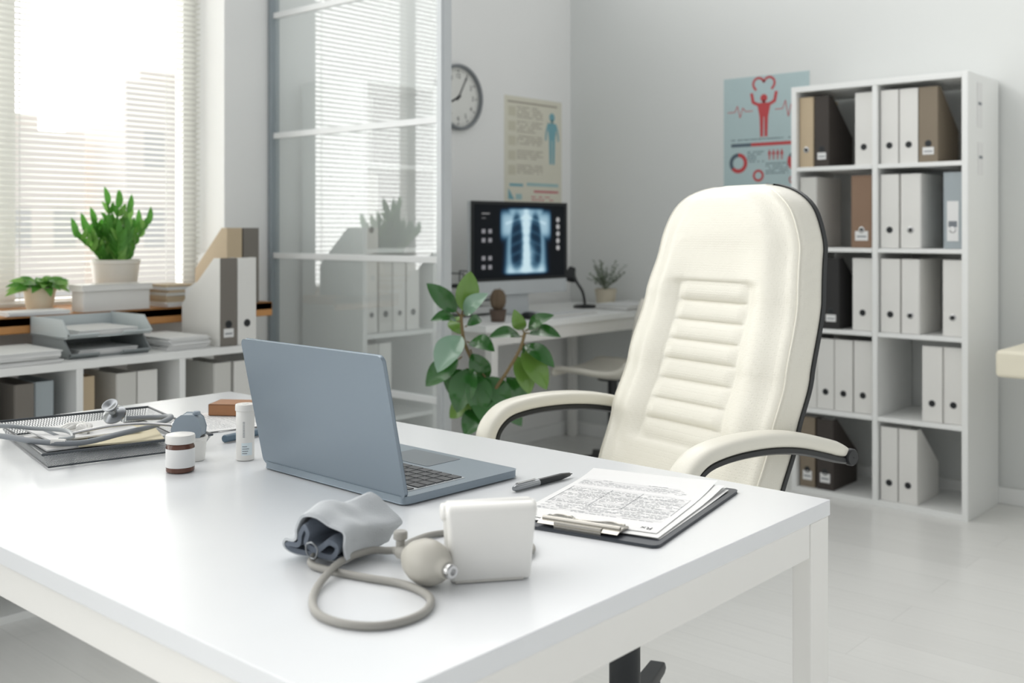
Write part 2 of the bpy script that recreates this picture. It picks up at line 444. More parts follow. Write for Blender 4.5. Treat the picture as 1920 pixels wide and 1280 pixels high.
for y, w, M, k, lb in ((1.235, .07, C_BLACK, 'file', 'black magazine file'), (1.372, .06, C_DGREY, 'binder', 'dark grey ring binder'), (1.437, .06, C_GREY, 'binder', 'grey ring binder'),
                       (1.573, .05, C_BEIGE, 'binder', 'beige ring binder'), (1.70, .07, C_LIGHT, 'binder', 'light grey ring binder'), (1.775, .07, C_WHITE, 'file', W_),
                       (2.05, .07, C_LIGHT, 'binder', 'light grey ring binder'), (2.13, .07, C_WHITE, 'file', W_)):
    put_file(k, M, w, (LX-.03-random.uniform(0, .03), y, .3835), rad(90), 'document files in the low shelf unit', lb)
for y, w, M, k in ((2.065, .066, C_DGREY, 'file'), (2.14, .075, C_WHITE, 'file')):
    put_file(k, M, w, (LX-.02, y, .746), rad(90), 'magazine files on the low shelf unit', 'white magazine file with papers' if M == C_WHITE else 'magazine file with taupe spine and white sides', lab=(.03, .06) if M == C_DGREY else None, S=C_WHITE)
for y, w, M in ((2.285, .066, C_BEIGE), (2.36, .07, C_DGREY)):
    put_file('file', M, w, (-3.455+.02, y, SZ+.036), rad(90), 'magazine files on the window sill', ('beige' if M == C_BEIGE else 'taupe')+' magazine file standing on the sill', h=.29, d=.22)
shelf_unit('tall white open shelf unit standing behind the glass partition', (-3.25, 2.975, 0), rad(90), .42, 1.775, .40, 1, 5)
for r, n in ((0, 3), (1, 2), (2, 4), (3, 1)):
    for i in range(n):
        M = [C_WHITE, C_LIGHT, C_WHITE, C_LIGHT, C_WHITE][(i+r) % 5]
        put_file('file' if (i+r) % 2 else 'binder', M, .07, (-3.28, 2.835+i*.078, row(r)+.001), rad(90), 'document files behind the glass partition', 'pale document file')

# ------------------------------------------------------------------ glass partition
pg = glass_mat('partition_glass', (.94, .972, .97, 1), .14, .27, .025)
PX0, PX1, PY = WX+.004, -2.645, 2.63
gp = thing('glass_partition', 'aluminium-framed glass partition with horizontal bars', 'partition', ((PX0+PX1)/2, PY, 0))
hw = (PX1-PX0)/2
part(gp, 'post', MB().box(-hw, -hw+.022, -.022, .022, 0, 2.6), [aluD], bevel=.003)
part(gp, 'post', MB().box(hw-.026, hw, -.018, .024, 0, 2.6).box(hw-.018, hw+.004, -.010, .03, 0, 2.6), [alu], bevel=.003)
zs = [.04, .537, 1.041, 1.542, 2.045, 2.56]
for z in zs:
    part(gp, 'crossbar', MB().box(-hw+.022, hw-.026, -.012, .012, z-.012, z+.012), [mat('pale_bar', 'ECEEEE', .35, 0)], bevel=.002)
for a, b in zip(zs, zs[1:]):
    part(gp, 'glass_pane', MB().rect(-hw+.022, a+.012, hw-.026, b-.012, 0, 0), [pg])

# ------------------------------------------------------------------ wall items
ck = thing('wall_clock', 'round white wall clock with grey rim', 'clock', (WX+.002, 3.735, 1.81), rad(90))
part(ck, 'rim', MB().lathe([(.145, 0), (.16, 0), (.165, .01), (.165, .03), (.157, .038), (.149, .036), (.147, .012), (.145, .012)], 64, 0, XZ, caps=False), [mat('clock_rim', '85898C', .4, .3)])
fc = MB().disc(0, 0, .149, 0, -.014, 64)
for i in range(60):
    a = rad(i*6); r0 = .132 if i % 5 else .126
    fc.line([(math.sin(a)*r0, math.cos(a)*r0), (math.sin(a)*.139, math.cos(a)*.139)], .002 if i % 5 else .006, 1, -.0146)
for i in range(1, 13):
    a = rad(i*30)
    fc.text(str(i), .034, Matrix.Translation((math.sin(a)*.106, -.0148, math.cos(a)*.106)) @ XZ, 1)
part(ck, 'dial', fc, [mat('dial_white', 'E4E4DF', .6), inkD])
def hand(ang, L, w, y):
    a = rad(ang); m = MB(); c = (math.sin(a), math.cos(a))
    m.line([(-c[0]*.02, -c[1]*.02), (c[0]*L, c[1]*L)], w, 0, y); m.disc(0, 0, .008, 0, y-.0002, 20); return m
part(ck, 'hour_hand', hand(242.5, .075, .009, -.017), [inkD]); part(ck, 'minute_hand', hand(30, .118, .006, -.019), [inkD])

PR = random.Random(3)
cream = mat('poster_cream', 'DEDBCB', .7); tBrown = mat('poster_text_brown', 'A9A294', .8); pBlue = mat('poster_blue', '7FB0BA', .7); pRed = mat('poster_red', 'C8777C', .7); pCy = mat('poster_cyan', 'A5C4C5', .7); pGr = mat('poster_tan', 'CFCBB8', .8)
def body_fig(m, cx, z0, h, mi, y, arms='down', wx=1):
    u = h/8; x = u*wx
    m.disc(cx, z0+h-u*.6, u*.62*(1+(wx-1)*.4), mi, y, 24)
    m.rect(cx-x*.2, z0+h-u*1.6, cx+x*.2, z0+h-u*1.0, mi, y)
    m.poly([(cx-x*.95, z0+h-u*1.7), (cx-x*.7, z0+h-u*1.5), (cx+x*.7, z0+h-u*1.5), (cx+x*.95, z0+h-u*1.7), (cx+x*.6, z0+h-u*4.2), (cx-x*.6, z0+h-u*4.2)], mi, y)
    for q in (-1, 1):
        m.poly([(cx+q*x*.05, z0+h-u*4.2), (cx+q*x*.6, z0+h-u*4.2), (cx+q*x*.5, z0), (cx+q*x*.1, z0)], mi, y-.0001)
        if arms == 'down': m.line([(cx+q*x*.8, z0+h-u*1.8), (cx+q*x*1.15, z0+h-u*3), (cx+q*x*1.25, z0+h-u*4.3)], u*.35, mi, y-.0002)
        else: m.line([(cx+q*x*.4, z0+h-u*2.1), (cx+q*x*1.5, z0+h-u*1.3), (cx+q*x*1.75, z0+h+u*.5)], u*.62, mi, y-.0002); m.disc(cx+q*x*1.5, z0+h-u*1.3, u*.31, mi, y-.0003, 12)
p = MB(); p.box(-.24, .24, -.0008, .0008, 0, .68)
p.rect(-.215, .645, .2, .655, 1)
z = .635
for k in range(5):
    p.rect(-.21, z-.062, -.15, z-.01, 4); p.words(-.14, .075, z-.066, z-.006, .0135, .006, 1, PR, -.0012); z -= .078
body_fig(p, .155, .33, .28, 2, -.0013, wx=1.25)
p.line([(.11, .56), (.13, .56)], .003, 1); p.line([(.18, .5), (.205, .5)], .003, 1)
p.rect(-.06, .205, .21, .222, 5, -.0012); p.rect(.0, .17, .21, .182, 3, -.0012); p.rect(-.2, .2, -.09, .215, 2)
p.poly([(-.21, .13), (-.21, .19), (-.16, .13)], 2, -.0012); p.rect(-.15, .13, -.1, .16, 5)
p.disc(-.12, .09, .02, 3, -.0012); p.disc(-.06, .09, .02, 5, -.0012); p.words(-.02, .21, .07, .15, .016, .007, 3, PR, -.0012); p.words(-.21, .21, .015, .06, .014, .006, 1, PR, -.0012)
solo('medical_poster', 'cream medical poster with text blocks and blue body figure', 'poster', p, [cream, tBrown, pBlue, pRed, pGr, pCy], (WX+.001, 4.337, 1.18), rad(90))
teal = mat('poster_teal', 'B2C6C8', .7); red = mat('poster_bright_red', 'BE4A4D', .7); dk = mat('poster_dark', '566570', .7); tl = mat('poster_light', 'CFDCDD', .7)
p = MB(); p.box(-.232, .228, -.0008, .0008, 0, .66)
def heart(cx, cz, s, n=40):
    out = []
    for i in range(n+1):
        t = 2*math.pi*i/n
        out.append((cx+s*16*math.sin(t)**3/16, cz+s*(13*math.cos(t)-5*math.cos(2*t)-2*math.cos(3*t)-math.cos(4*t))/16))
    return out
hh = heart(-.01, .607, .058)
p.line(hh[:14], .012, 1, -.0012); p.line(hh[27:], .012, 1, -.0012)
body_fig(p, -.01, .36, .205, 1, -.0013, 'up', 1.5)
p.line([(-.21, .49), (-.17, .49), (-.155, .52), (-.14, .46), (-.125, .51), (-.11, .49), (-.07, .49)], .004, 1, -.0012)
p.line([(.05, .49), (.09, .49), (.105, .53), (.12, .45), (.135, .51), (.15, .49), (.21, .49)], .004, 1, -.0012)
p.rect(-.19, .315, -.08, .332, 2); p.rect(-.08, .315, .19, .332, 1)
p.words(-.2, .2, .338, .352, .012, .005, 2, PR)
p.ring(-.15, .235, .03, .05, 1, -.0012); p.ring(-.15, .235, .03, .05, 2, -.0014, 20, 90, 220)
p.ring(-.04, .17, .018, .03, 1, -.0012); p.ring(.165, .235, .03, .05, 1, -.0012); p.ring(.165, .235, .03, .05, 2, -.0014, 20, 0, 150)
for i in range(4): body_fig(p, .02+i*.022, .245, .05, 1, -.0013)
p.words(-.1, -.01, .235, .29, .012, .005, 2, PR); p.words(.0, .12, .17, .23, .012, .005, 2, PR)
p.line([(-.2, .09), (-.14, .09), (-.12, .12), (-.1, .06), (-.08, .09), (0, .09), (.01, .13), (.03, .05), (.05, .09), (.2, .09)], .005, 1, -.0012)
p.words(-.2, .2, .01, .06, .013, .005, 2, PR); p.line(heart(.15, .14, .025), .006, 1, -.0012)
solo('medical_poster', 'teal medical poster with red heart and raised-arm figure', 'poster', p, [teal, red, dk, tl], (-2.462, BY-.001, 1.245), 0)
for z0, z1, y in ((1.56, 1.74, 4.40), (1.37, 1.50, 4.41)):
    solo('paper_note', 'small white note hanging on the side of the shelf unit', 'note', MB().prism([(y-.03, z0), (y+.03, z0), (y+.03, z1), (y-.03, z1)], -1.3798, -1.3775, 'x').box(-1.3775, -1.377, y-.02, y+.02, (z0+z1)/2, (z0+z1)/2+.012, 1), [paper, ink], (0, 0, 0), group='notes on the shelf side')

# ------------------------------------------------------------------ foreground desk
DX0, DX1, DY0, DY1, DZ = -2.29, -.69, .575, 1.51, .74
dk_ = thing('desk', 'large white office desk with square steel legs', 'desk', ((DX0+DX1)/2, (DY0+DY1)/2, 0))
part(dk_, 'tabletop', MB().box(DX0, DX1, DY0, DY1, DZ-.024, DZ), [deskM], bevel=.0015, world=True)
for a in (DX0+.002, DX1-.032):
    for b in (DY0+.002, DY1-.062):
        part(dk_, 'leg', MB().box(a, a+.03, b, b+.06, 0, DZ-.0245), [frameW], bevel=.002, world=True)
for a in (DX0+.003, DX1-.03):
    part(dk_, 'apron', MB().box(a, a+.027, DY0+.063, DY1-.063, DZ-.075, DZ-.0245), [frameW], bevel=.0015, world=True)
for b in (DY0+.012, DY1-.04):
    part(dk_, 'apron', MB().box(DX0+.033, DX1-.033, b, b+.028, DZ-.075, DZ-.0245), [frameW], bevel=.0015, world=True)

# ------------------------------------------------------------------ laptop
silver = mat('laptop_shell', '84909A', .34, .4, var=.02, vs=3); scrM = mat('dark_screen', '0C0D10', .1)
lap = thing('laptop', 'slim blue-grey laptop standing open on the desk', 'laptop', (-1.325, 1.056, DZ+.0005), rad(-1.5))
W2 = .183
def rrect(x0, x1, y0, y1, r, n=6):
    o = []
    for cx, cy, a in ((x1-r, y1-r, 0), (x0+r, y1-r, 90), (x0+r, y0+r, 180), (x1-r, y0+r, 270)):
        for i in range(n+1):
            t = rad(a+90*i/n); o.append((cx+r*math.cos(t), cy+r*math.sin(t)))
    return o
part(lap, 'base', MB().prism(rrect(-W2, W2, 0, .249, .012), .002, .014, 'z').box(-.15, -.13, .02, .04, 0, .003, 0).box(.13, .15, .02, .04, 0, .003).box(.13, .15, .2, .22, 0, .003).box(-.15, -.13, .2, .22, 0, .003), [silver], bevel=.0012)
kb = MB(); kb.box(-.162, .162, .026, .146, .0141, .0146, 1)
for r in range(6):
    y = .030+r*.0192; x = -.159
    ws = [.018]*15 if r < 5 else [.02, .02, .02, .024, .094, .024, .02, .02, .02, .02]
    if r in (1, 2, 3, 4): ws = ws[:]; ws[-1] = .024; ws[0] = .024
    sc = .318/sum(ws)
    for w_ in ws:
        w_ *= sc; kb.box(x+.0013, x+w_-.0013, y, y+(.0165 if r else .011), .0146, .0162, 0); x += w_
part(lap, 'keyboard', kb, [mat('laptop_keys', '33363A', .5), mat('key_gap', 'B4B9BC', .5)])
part(lap, 'trackpad', MB().prism(rrect(-.06, .06, .158, .236, .004), .0141, .0145, 'z'), [mat('trackpad', '6C747A', .35, .3)])
lidM = Matrix.Translation((0, .004, .013)) @ Matrix.Rotation(rad(12), 4, 'X')
lid = MB(); pr = rrect(-W2, W2, -.002, .217, .010)
lid.prism([(a, b) for a, b in pr], -.0035, .003, 'y', 0, lidM)
part(lap, 'lid', lid, [silver], bevel=.0012)
part(lap, 'screen', MB().prism(rrect(-W2+.006, W2-.006, .012, .211, .006), .0031, .0036, 'y', 0, lidM), [scrM])
part(lap, 'hinge', MB().tube([(-.12, .0115, .0155), (.12, .0115, .0155)], .0035, 12), [darkP])

# ------------------------------------------------------------------ clipboard
cb = thing('clipboard', 'dark clipboard with metal clip lying on the desk', 'clipboard', (-.897, 1.268, DZ+.0005), rad(11.5))
part(cb, 'board', MB().prism(rrect(-.117, .117, -.168, .168, .01), 0, .004, 'z'), [mat('clipboard_vinyl', '3A3F46', .5)], bevel=.001)
cl = MB()
cl.prism([(-.165, .0085), (-.150, .013), (-.128, .0115), (-.126, .0085), (-.128, .0083), (-.15, .0105), (-.164, .0078)], -.06, .06, 'x')
cl.box(-.035, .035, -.163, -.15, .004, .012)
cl.tube(smooth([(-.055, -.130, .0105), (-.05, -.122, .0105), (-.03, -.121, .0105), (-.015, -.134, .012), (.015, -.134, .012), (.03, -.121, .0105), (.05, -.122, .0105), (.055, -.130, .0105)], 4), .0016, 8)
cl.tube([(-.058, -.15, .0125), (.058, -.15, .0125)], .0035, 12)
part(cb, 'clip', cl, [mat('clip_steel', 'A9A69F', .25, .9)])
R = random.Random(5)
def sheet_print(m, x0, x1, y0, y1, z, mi=1):
    yy = y0
    while yy < y1:
        mode = R.random(); x = x0
        if mode > .12:
            while x < x1-.004:
                w_ = R.uniform(.003, .011); w_ = min(w_, x1-x)
                if R.random() < (.85 if mode > .35 else .3): m.add([(x, yy, z), (x+w_, yy, z), (x+w_, yy+.0010, z), (x, yy+.0010, z)], [(0, 1, 2, 3)], mi)
                x += w_+.002
        if mode < .45: m.add([(x0, yy-.0016, z), (x1, yy-.0016, z), (x1, yy-.0012, z), (x0, yy-.0012, z)], [(0, 1, 2, 3)], mi)
        yy += .0054
for i, (dx, dy, rt) in enumerate(((.004, .004, .5), (-.004, .008, -1.0), (0, 0, 1.5), (-.012, .012, 3))):
    m = MB(); z = .0046+i*.0011
    n = 10; vs = []; fs = []
    for a in range(n+1):
        for b in range(5):
            y = -.147+.29*a/n; x = -.105+.21*b/4
            vs.append((x, y, z+(.003*(i+1)*.5*max(0, (a/n-.7)/.3)**2 if b < 4 else .004*(i+1)*.5*max(0, (a/n-.55)/.45)**2)))
    for a in range(n):
        for b in range(4): fs.append((a*5+b, a*5+b+1, (a+1)*5+b+1, (a+1)*5+b))
    m.add(vs, fs)
    Mr = mw((-.897, 1.268, DZ+.0005), rad(11.5)) @ mw((dx, dy, 0), rad(rt))
    if i == 3:
        sheet_print(m, -.095, .095, -.10, .045, z+.0003)
        for xx in (-.095, -.03, .02, .095): m.add([(xx, -.06, z+.0003), (xx+.0006, -.06, z+.0003), (xx+.0006, .04, z+.0003), (xx, .04, z+.0003)], [(0, 1, 2, 3)], 1)
        m.text('Rx', .016, Matrix.Translation((.085, -.130, z+.0003)) @ Matrix.Rotation(rad(180), 4, 'Z'), 2)
        sheet_print(m, -.095, .08, .055, .09, z+.0011)
    solo('paper_form', 'printed white medical form held on the clipboard', 'paper', m, [paper, ink, inkD], Mr.to_translation(), rad(11.5+rt), group='forms on the clipboard')

def pen(label, p0, p1, r, mA, mB, z=DZ):
    a = Vector(p0); b = Vector(p1); L_ = (b-a).length; rt = math.atan2(b.y-a.y, b.x-a.x)
    o = thing('pen', label, 'pen', (a.x, a.y, z+.0005+r), rt)
    RX = Matrix.Rotation(rad(90), 4, 'Y')
    part(o, 'barrel', MB().lathe([(r*.6, L_*.0), (r*.9, .004), (r, .01), (r, L_*.40), (r*.95, L_*.41)], 20, 0, RX), [mA])
    part(o, 'grip', MB().lathe([(r*.95, L_*.41), (r, L_*.42), (r*.98, L_*.8), (r*.55, L_*.95), (r*.2, L_*.97), (.0006, L_)], 20, 0, RX), [mB])
    part(o, 'pocket_clip', MB().box(.006, L_*.36, -.0016, .0016, r+.001, r+.002).box(.006, .01, -.0016, .0016, r*.8, r+.002), [chrome], bevel=.0004)
pen('black and silver ballpoint pen beside the laptop', (-1.078, 1.222, 0), (-1.072, 1.362, 0), .0055, mat('pen_steel', '9C9FA2', .3, .9), blackP)

# ------------------------------------------------------------------ blood pressure set
bp = thing('blood_pressure_monitor', 'manual blood pressure set with grey cuff and white gauge case', 'medical device', (-.95, .87, DZ))
Z = DZ
rub = mat('grey_rubber', '97958F', .5, var=.04); bulbM = mat('bulb_rubber', 'AFACA3', .45, var=.03)
pts = [(-.958, .868, Z+.016), (-.975, .868, Z+.012), (-.991, .852, Z+.012), (-.982, .800, Z+.0125), (-.945, .735, Z+.005), (-.893, .694, Z+.0045), (-.845, .690, Z+.0045), (-.808, .715, Z+.0045), (-.802, .762, Z+.0045), (-.830, .802, Z+.0045), (-.882, .813, Z+.0045), (-.932, .800, Z+.0045), (-.978, .789, Z+.0045), (-1.018, .785, Z+.006), (-1.035, .805, Z+.010)]
part(bp, 'hose', MB().tube(smooth(pts, 8), .0045, 14), [rub], world=True)
part(bp, 'hose', MB().tube(smooth([(-.965, .885, Z+.014), (-.990, .925, Z+.008), (-1.0, .975, Z+.0045), (-.97, 1.02, Z+.0045), (-.925, 1.036, Z+.0045), (-.885, 1.030, Z+.0045), (-.852, 1.0, Z+.006), (-.848, .955, Z+.012), (-.852, .945, Z+.016)], 8), .004, 14), [rub], world=True)
ax = Vector((.99, -.12, 0)).normalized()
Mb = Matrix.Translation((-.872, .838, Z+.0265)) @ Matrix.Rotation(math.atan2(ax.y, ax.x), 4, 'Z') @ Matrix.Rotation(rad(90), 4, 'Y')
prof = [(.0001, -.038), (.008, -.0375), (.0145, -.032), (.0205, -.023), (.0252, -.010), (.0262, .0), (.0248, .011), (.0205, .021), (.0145, .029), (.0105, .033), (.010, .038), (.0085, .039)]
part(bp, 'bulb', MB().lathe(prof, 32, 0, Mb), [bulbM], world=True, sm=60)
part(bp, 'end_valve', MB().lathe([(.0075, .037), (.0085, .040), (.0085, .046), (.007, .048), (.004, .048), (.004, .044), (.0001, .044)], 24, 0, Mb), [chrome], world=True)
vv = MB().lathe([(.006, -.054), (.0085, -.052), (.0085, -.038), (.006, -.036)], 20, 0, Mb)
vv.lathe([(.005, 0), (.0055, .002), (.0055, .012), (.0085, .014), (.0085, .021), (.007, .023), (.0001, .023)], 20, 0, Matrix.Translation((-.925, .845, Z+.028)))
vv.tube([(-.92, .844, Z+.024), (-.95, .862, Z+.018), (-.966, .888, Z+.014)], .0058, 14)
part(bp, 'air_valve', vv, [rub], world=True)
Mg = Matrix.Translation((-.845, .911, Z)) @ Matrix.Rotation(rad(53), 4, 'Z') @ Matrix.Diagonal((1.06, 1.2, .97, 1))
def loft(m, secs, mi=0, M=None):
    n = len(secs[0]); vs = [p for s_ in secs for p in s_]; fs = []
    for j in range(len(secs)-1):
        for i in range(n): fs.append((j*n+i, j*n+(i+1) % n, (j+1)*n+(i+1) % n, (j+1)*n+i))
    fs.append(tuple(range(n-1, -1, -1))); fs.append(tuple((len(secs)-1)*n+i for i in range(n)))
    return m.add(vs, fs, mi, M)
def sec(hw_, y0, y1, z, r=.0055, dx=0): return [(a+dx, b, z) for a, b in rrect(-hw_, hw_, y0, y1, r, 5)]
g = MB(); loft(g, [sec(.041, -.018, -.007, .0), sec(.0435, -.021, -.007, .0015), sec(.0448, -.0235, -.007, .005), sec(.046, -.0255, -.008, .03), sec(.0485, -.0285, -.010, .070), sec(.0503, -.0295, -.010, .081), sec(.0505, -.0285, -.008, .087), sec(.0495, -.025, -.005, .0915), sec(.0475, -.018, -.002, .094, .004)], 0, Mg)
part(bp, 'gauge_case', g, [whiteP], world=True, sm=70)
g = MB(); loft(g, [sec(.041, -.0065, .026, .0), sec(.042, -.0065, .027, .01), sec(.0455, -.007, .026, .03), sec(.048, -.009, .022, .074), sec(.047, -.004, .014, .088)], 0, Mg)
part(bp, 'gauge_body', g, [mat('off_white_plastic', 'CFCEC9', .4)], world=True, sm=60)
g = MB(); loft(g, [[(x, -.008+.0105*rr*math.cos(t)-.002, .083+.0105*rr*math.sin(t)) for t in [2*math.pi*k/20 for k in range(20)]] for x, rr in ((-.0545, .7), (-.0535, .93), (-.052, 1), (.050, 1), (.0515, .93), (.0525, .7))], 0, Mg)
part(bp, 'case_roll', g, [whiteP], world=True, sm=60)
g = MB().box(-.040, .036, -.0235, -.0205, .001, .004, 0, Mg)
part(bp, 'hinge_seam', g, [mat('seam_grey', 'BEBCB6', .5)], world=True, bevel=.0008)
cufL = mat('cuff_light_fabric', 'BEC2C5', .9, var=.05, vs=60, bump=.5, bs=700); cufD = mat('cuff_dark_fabric', '646C77', .9, var=.08, vs=60, bump=.5, bs=700)
Mc = Matrix.Translation((-1.036, .828, Z+.001)) @ Matrix.Rotation(rad(16), 4, 'Z') @ Matrix.Diagonal((.76, .82, .86, 1))
def strip(path, th, y0, y1, off=0, wob=.003, ny=25):
    P = smooth([(a, 0, b) for a, b in path], 8); m = MB(); vs = []; fs = []; n = len(P)
    nor = []
    for i in range(n):
        T = (P[min(i+1, n-1)]-P[max(i-1, 0)]).normalized(); nor.append(Vector((-T.z, 0, T.x)))
    for side in (0, 1):
        for j in range(ny):
            tj = j/(ny-1); y = y0+(y1-y0)*tj
            for i in range(n):
                ti = i/n
                e = wob*(math.sin(tj*7+ti*9)+.7*math.sin(tj*14-ti*18))*min(1, ti*2)
                q = P[i]+nor[i]*(off+(th if side else 0)+e)
                k = 1-.14*tj
                zz_ = q.z*(1+.14*tj+.05*math.sin(tj*6)*(q.z/.06)-.30*max(0, q.x/.06)*tj)
                vs.append((q.x*k+.035*tj*tj*min(1, q.z/.05), y+.012*math.sin(ti*6)*(1-tj)+.010*math.sin(ti*8+1), max(zz_, .0004 if not side else .001)))
    K = n*ny
    for j in range(ny-1):
        for i in range(n-1):
            a = j*n+i; fs.append((a, a+1, a+n+1, a+n)); fs.append((K+a, K+a+n, K+a+n+1, K+a+1))
    for i in range(n-1):
        fs.append((i, K+i, K+i+1, i+1)); a = (ny-1)*n+i; fs.append((a, a+1, K+a+1, K+a))
    for j in range(ny-1):
        a = j*n; fs.append((a, a+n, K+a+n, K+a)); a = j*n+n-1; fs.append((a, K+a, K+a+n, a+n))
    return m.add(vs, fs, 0, Mc)
pathO = [(.056, .006), (0, .004), (-.050, .006), (-.068, .016), (-.060, .030), (-.036, .036), (-.030, .052), (-.014, .072), (.012, .074), (.036, .064), (.062, .054), (.060, .030), (.064, .014)]
part(bp, 'cuff', strip(pathO, .004, -.045, .065, off=-.004, wob=.0017), [cufL], world=True, sm=70)
pathI = [(.056, .0125), (0, .0105), (-.045, .0115), (-.060, .018), (-.050, .024), (-.028, .028), (-.020, .046), (-.006, .060), (.004, .050), (.000, .034), (.018, .028), (.038, .040), (.052, .032), (.040, .018), (.010, .020)]
part(bp, 'cuff_lining', strip(pathI, .0075, -.050, .06, off=-.0050, wob=.0014), [cufD], world=True, sm=70)
cr = MB().tube(smooth([(.010, -.060, .016), (.020, -.063, .018), (.024, -.063, .030), (.014, -.063, .038), (.002, -.062, .034), (.002, -.061, .022)], 6, True), .0014, 8, 0, True, Mc)
part(bp, 'cuff_ring', cr, [mat('ring_steel', '85888B', .3, .9)], world=True)

# ------------------------------------------------------------------ bottles
pb = thing('pill_bottle', 'small brown glass pill bottle with white label and cap', 'bottle', (-1.596, .955, DZ+.0005), rad(-40))
part(pb, 'bottle', MB().lathe([(.021, 0), (.0235, .002), (.0235, .043), (.021, .048), (.019, .049)], 40), [mat('amber_glass', '5E3A2C', .15, var=.05)])
part(pb, 'label', MB().lathe([(.0238, .009), (.02385, .0092), (.02385, .0398), (.0238, .04)], 40, caps=False), [paper])
part(pb, 'cap', MB().lathe([(.0215, .048), (.0245, .049), (.0245, .060), (.0235, .0625), (.019, .0635), (.0001, .0635)], 48), [whiteP])
tb = thing('tablet_tube', 'tall white plastic tablet tube with printed label', 'bottle', (-1.59, 1.08, DZ+.0005), rad(-48))
part(tb, 'tube', MB().lathe([(.0145, 0), (.016, .0015), (.016, .086), (.0155, .087)], 40), [whiteP])
part(tb, 'cap', MB().lathe([(.0162, .087), (.0175, .088), (.0175, .097), (.0165, .099), (.006, .099), (.0055, .1), (.0001, .1)], 40), [whiteP])
lb = MB()
def arc(m, r, a0, a1, z0, z1, mi, n=8):
    for i in range(n):
        t0 = rad(a0+(a1-a0)*i/n); t1 = rad(a0+(a1-a0)*(i+1)/n)
        m.add([(r*math.cos(t0), r*math.sin(t0), z0), (r*math.cos(t1), r*math.sin(t1), z0), (r*math.cos(t1), r*math.sin(t1), z1), (r*math.cos(t0), r*math.sin(t0), z1)], [(0, 1, 2, 3)], mi)
arc(lb, .01615, -10, 60, .010, .032, 1)
for k in range(12): arc(lb, .0162, -2, 12, .042+k*.0024, .0430+k*.0024, 2, 3)
for k in range(4): arc(lb, .0163, -5, 25+6*(k % 3), .013+k*.004, .0143+k*.004, 2, 4)
part(tb, 'label', lb, [inkD, mat('label_pale_blue', 'D9E4E8', .6), ink])
ih = thing('inhaler', 'grey-blue inhaler cap on a white plastic cup', 'inhaler', (-1.655, 1.018, DZ+.0005), rad(41.5))
part(ih, 'cup', MB().lathe([(.017, 0), (.0185, .002), (.0215, .036), (.0235, .038), (.0235, .042), (.019, .042), (.018, .034)], 36), [whiteP])
part(ih, 'cap', MB().prism([(-.034, .043), (.014, .043), (.016, .058), (.011, .074), (.002, .081), (-.018, .081), (-.028, .074), (-.035, .058)], -.017, .017, 'y').lathe([(.007, .080), (.007, .085), (.005, .087), (.0001, .087)], 16, 0, Matrix.Translation((.004, 0, 0))), [mat('inhaler_blue_grey', '8B97A1', .45)], bevel=.006, seg=4)

# ------------------------------------------------------------------ wire tray, stethoscope, papers
wm = mesh_mat('wire_mesh', '62676B', .0052, .26); wd_ = mat('tray_wire', '4C5054', .35, .5)
T0 = (-1.922, .982, DZ+.0005); TR = rad(-12)
ty = thing('mesh_tray', 'dark wire mesh document tray lying on the desk', 'tray', T0, TR)
a, b, H_ = .172, .134, .028
def q(s_, z): return [(-a*s_, -b*s_, z), (a*s_, -b*s_, z), (a*s_, b*s_, z), (-a*s_, b*s_, z)]
m = MB(); B0 = q(1, .0012); B1 = q(1.1, H_)
m.add(B0, [(0, 1, 2, 3)])
m.add(B0+B1, [(0, 1, 5, 4), (1, 2, 6, 5), (2, 3, 7, 6), (3, 0, 4, 7)])
part(ty, 'mesh', m, [wm], sm=0)
m = MB(); m.tube(q(1.1, H_), .0024, 8, 0, True); m.tube(q(1.0, .0022), .0016, 8, 0, True)
part(ty, 'rim', m, [wd_])
def on_tray(x, y):
    v = Matrix.Rotation(TR, 4, 'Z') @ Vector((x, y, 0)); return (T0[0]+v.x, T0[1]+v.y)
for i, (x, y, w_, d_, r, M, lb) in enumerate(((-.05, 0, .17, .22, 2, paper, 'white paper sheets'), (.0, .03, .17, .15, -10, manila, 'cream paper folder'), (-.05, -.02, .15, .17, 6, paper, 'white paper sheets'))):
    X, Y = on_tray(x, y)
    solo('paper_sheets', lb+' lying in the wire tray', 'paper', MB().prism(rrect(-w_/2, w_/2, -d_/2, d_/2, .002, 2), 0, .003, 'z').box(-w_/2+.02, w_/2-.05, -d_/2+.02, -d_/2+.03, .003, .0032, 1), [M, ink], (X, Y, DZ+.003+i*.0075), TR+rad(r), group='papers in the wire tray')
st = thing('stethoscope', 'grey stethoscope with chrome chest piece draped over the tray', 'stethoscope', (-1.9, .95, DZ+.03))
stm = mat('grey_tubing', '868B90', .45)
zt = DZ+.038
part(st, 'tubing', MB().tube(smooth([(-2.12, .76, DZ+.006), (-2.03, .78, DZ+.03), (-1.94, .80, zt), (-1.86, .83, zt-.004), (-1.81, .885, zt-.008), (-1.835, .975, zt-.008), (-1.852, 1.05, zt-.006), (-1.88, 1.105, zt), (-1.93, 1.10, zt-.006), (-1.955, 1.05, zt-.004)], 8), .0052, 12), [stm], world=True)
part(st, 'binaural_tube', MB().tube(smooth([(-2.1, .79, DZ+.01), (-2.04, .83, zt), (-2.0, .885, zt-.006), (-1.94, .92, zt-.008), (-1.87, .90, zt-.008), (-1.835, .86, zt-.002)], 8), .0040, 12), [mat('light_tubing', 'A2A7AA', .4)], world=True)
part(st, 'ear_tube', MB().tube(smooth([(-1.87, .90, zt-.001), (-1.85, .96, zt+.006), (-1.84, 1.02, zt+.004), (-1.80, 1.06, zt)], 8), .0028, 10).lathe([(.0001, 0), (.005, .003), (.006, .008), (.004, .013), (.0001, .015)], 16, 0, Matrix.Translation((-1.798, 1.062, zt-.008))), [chrome], world=True)
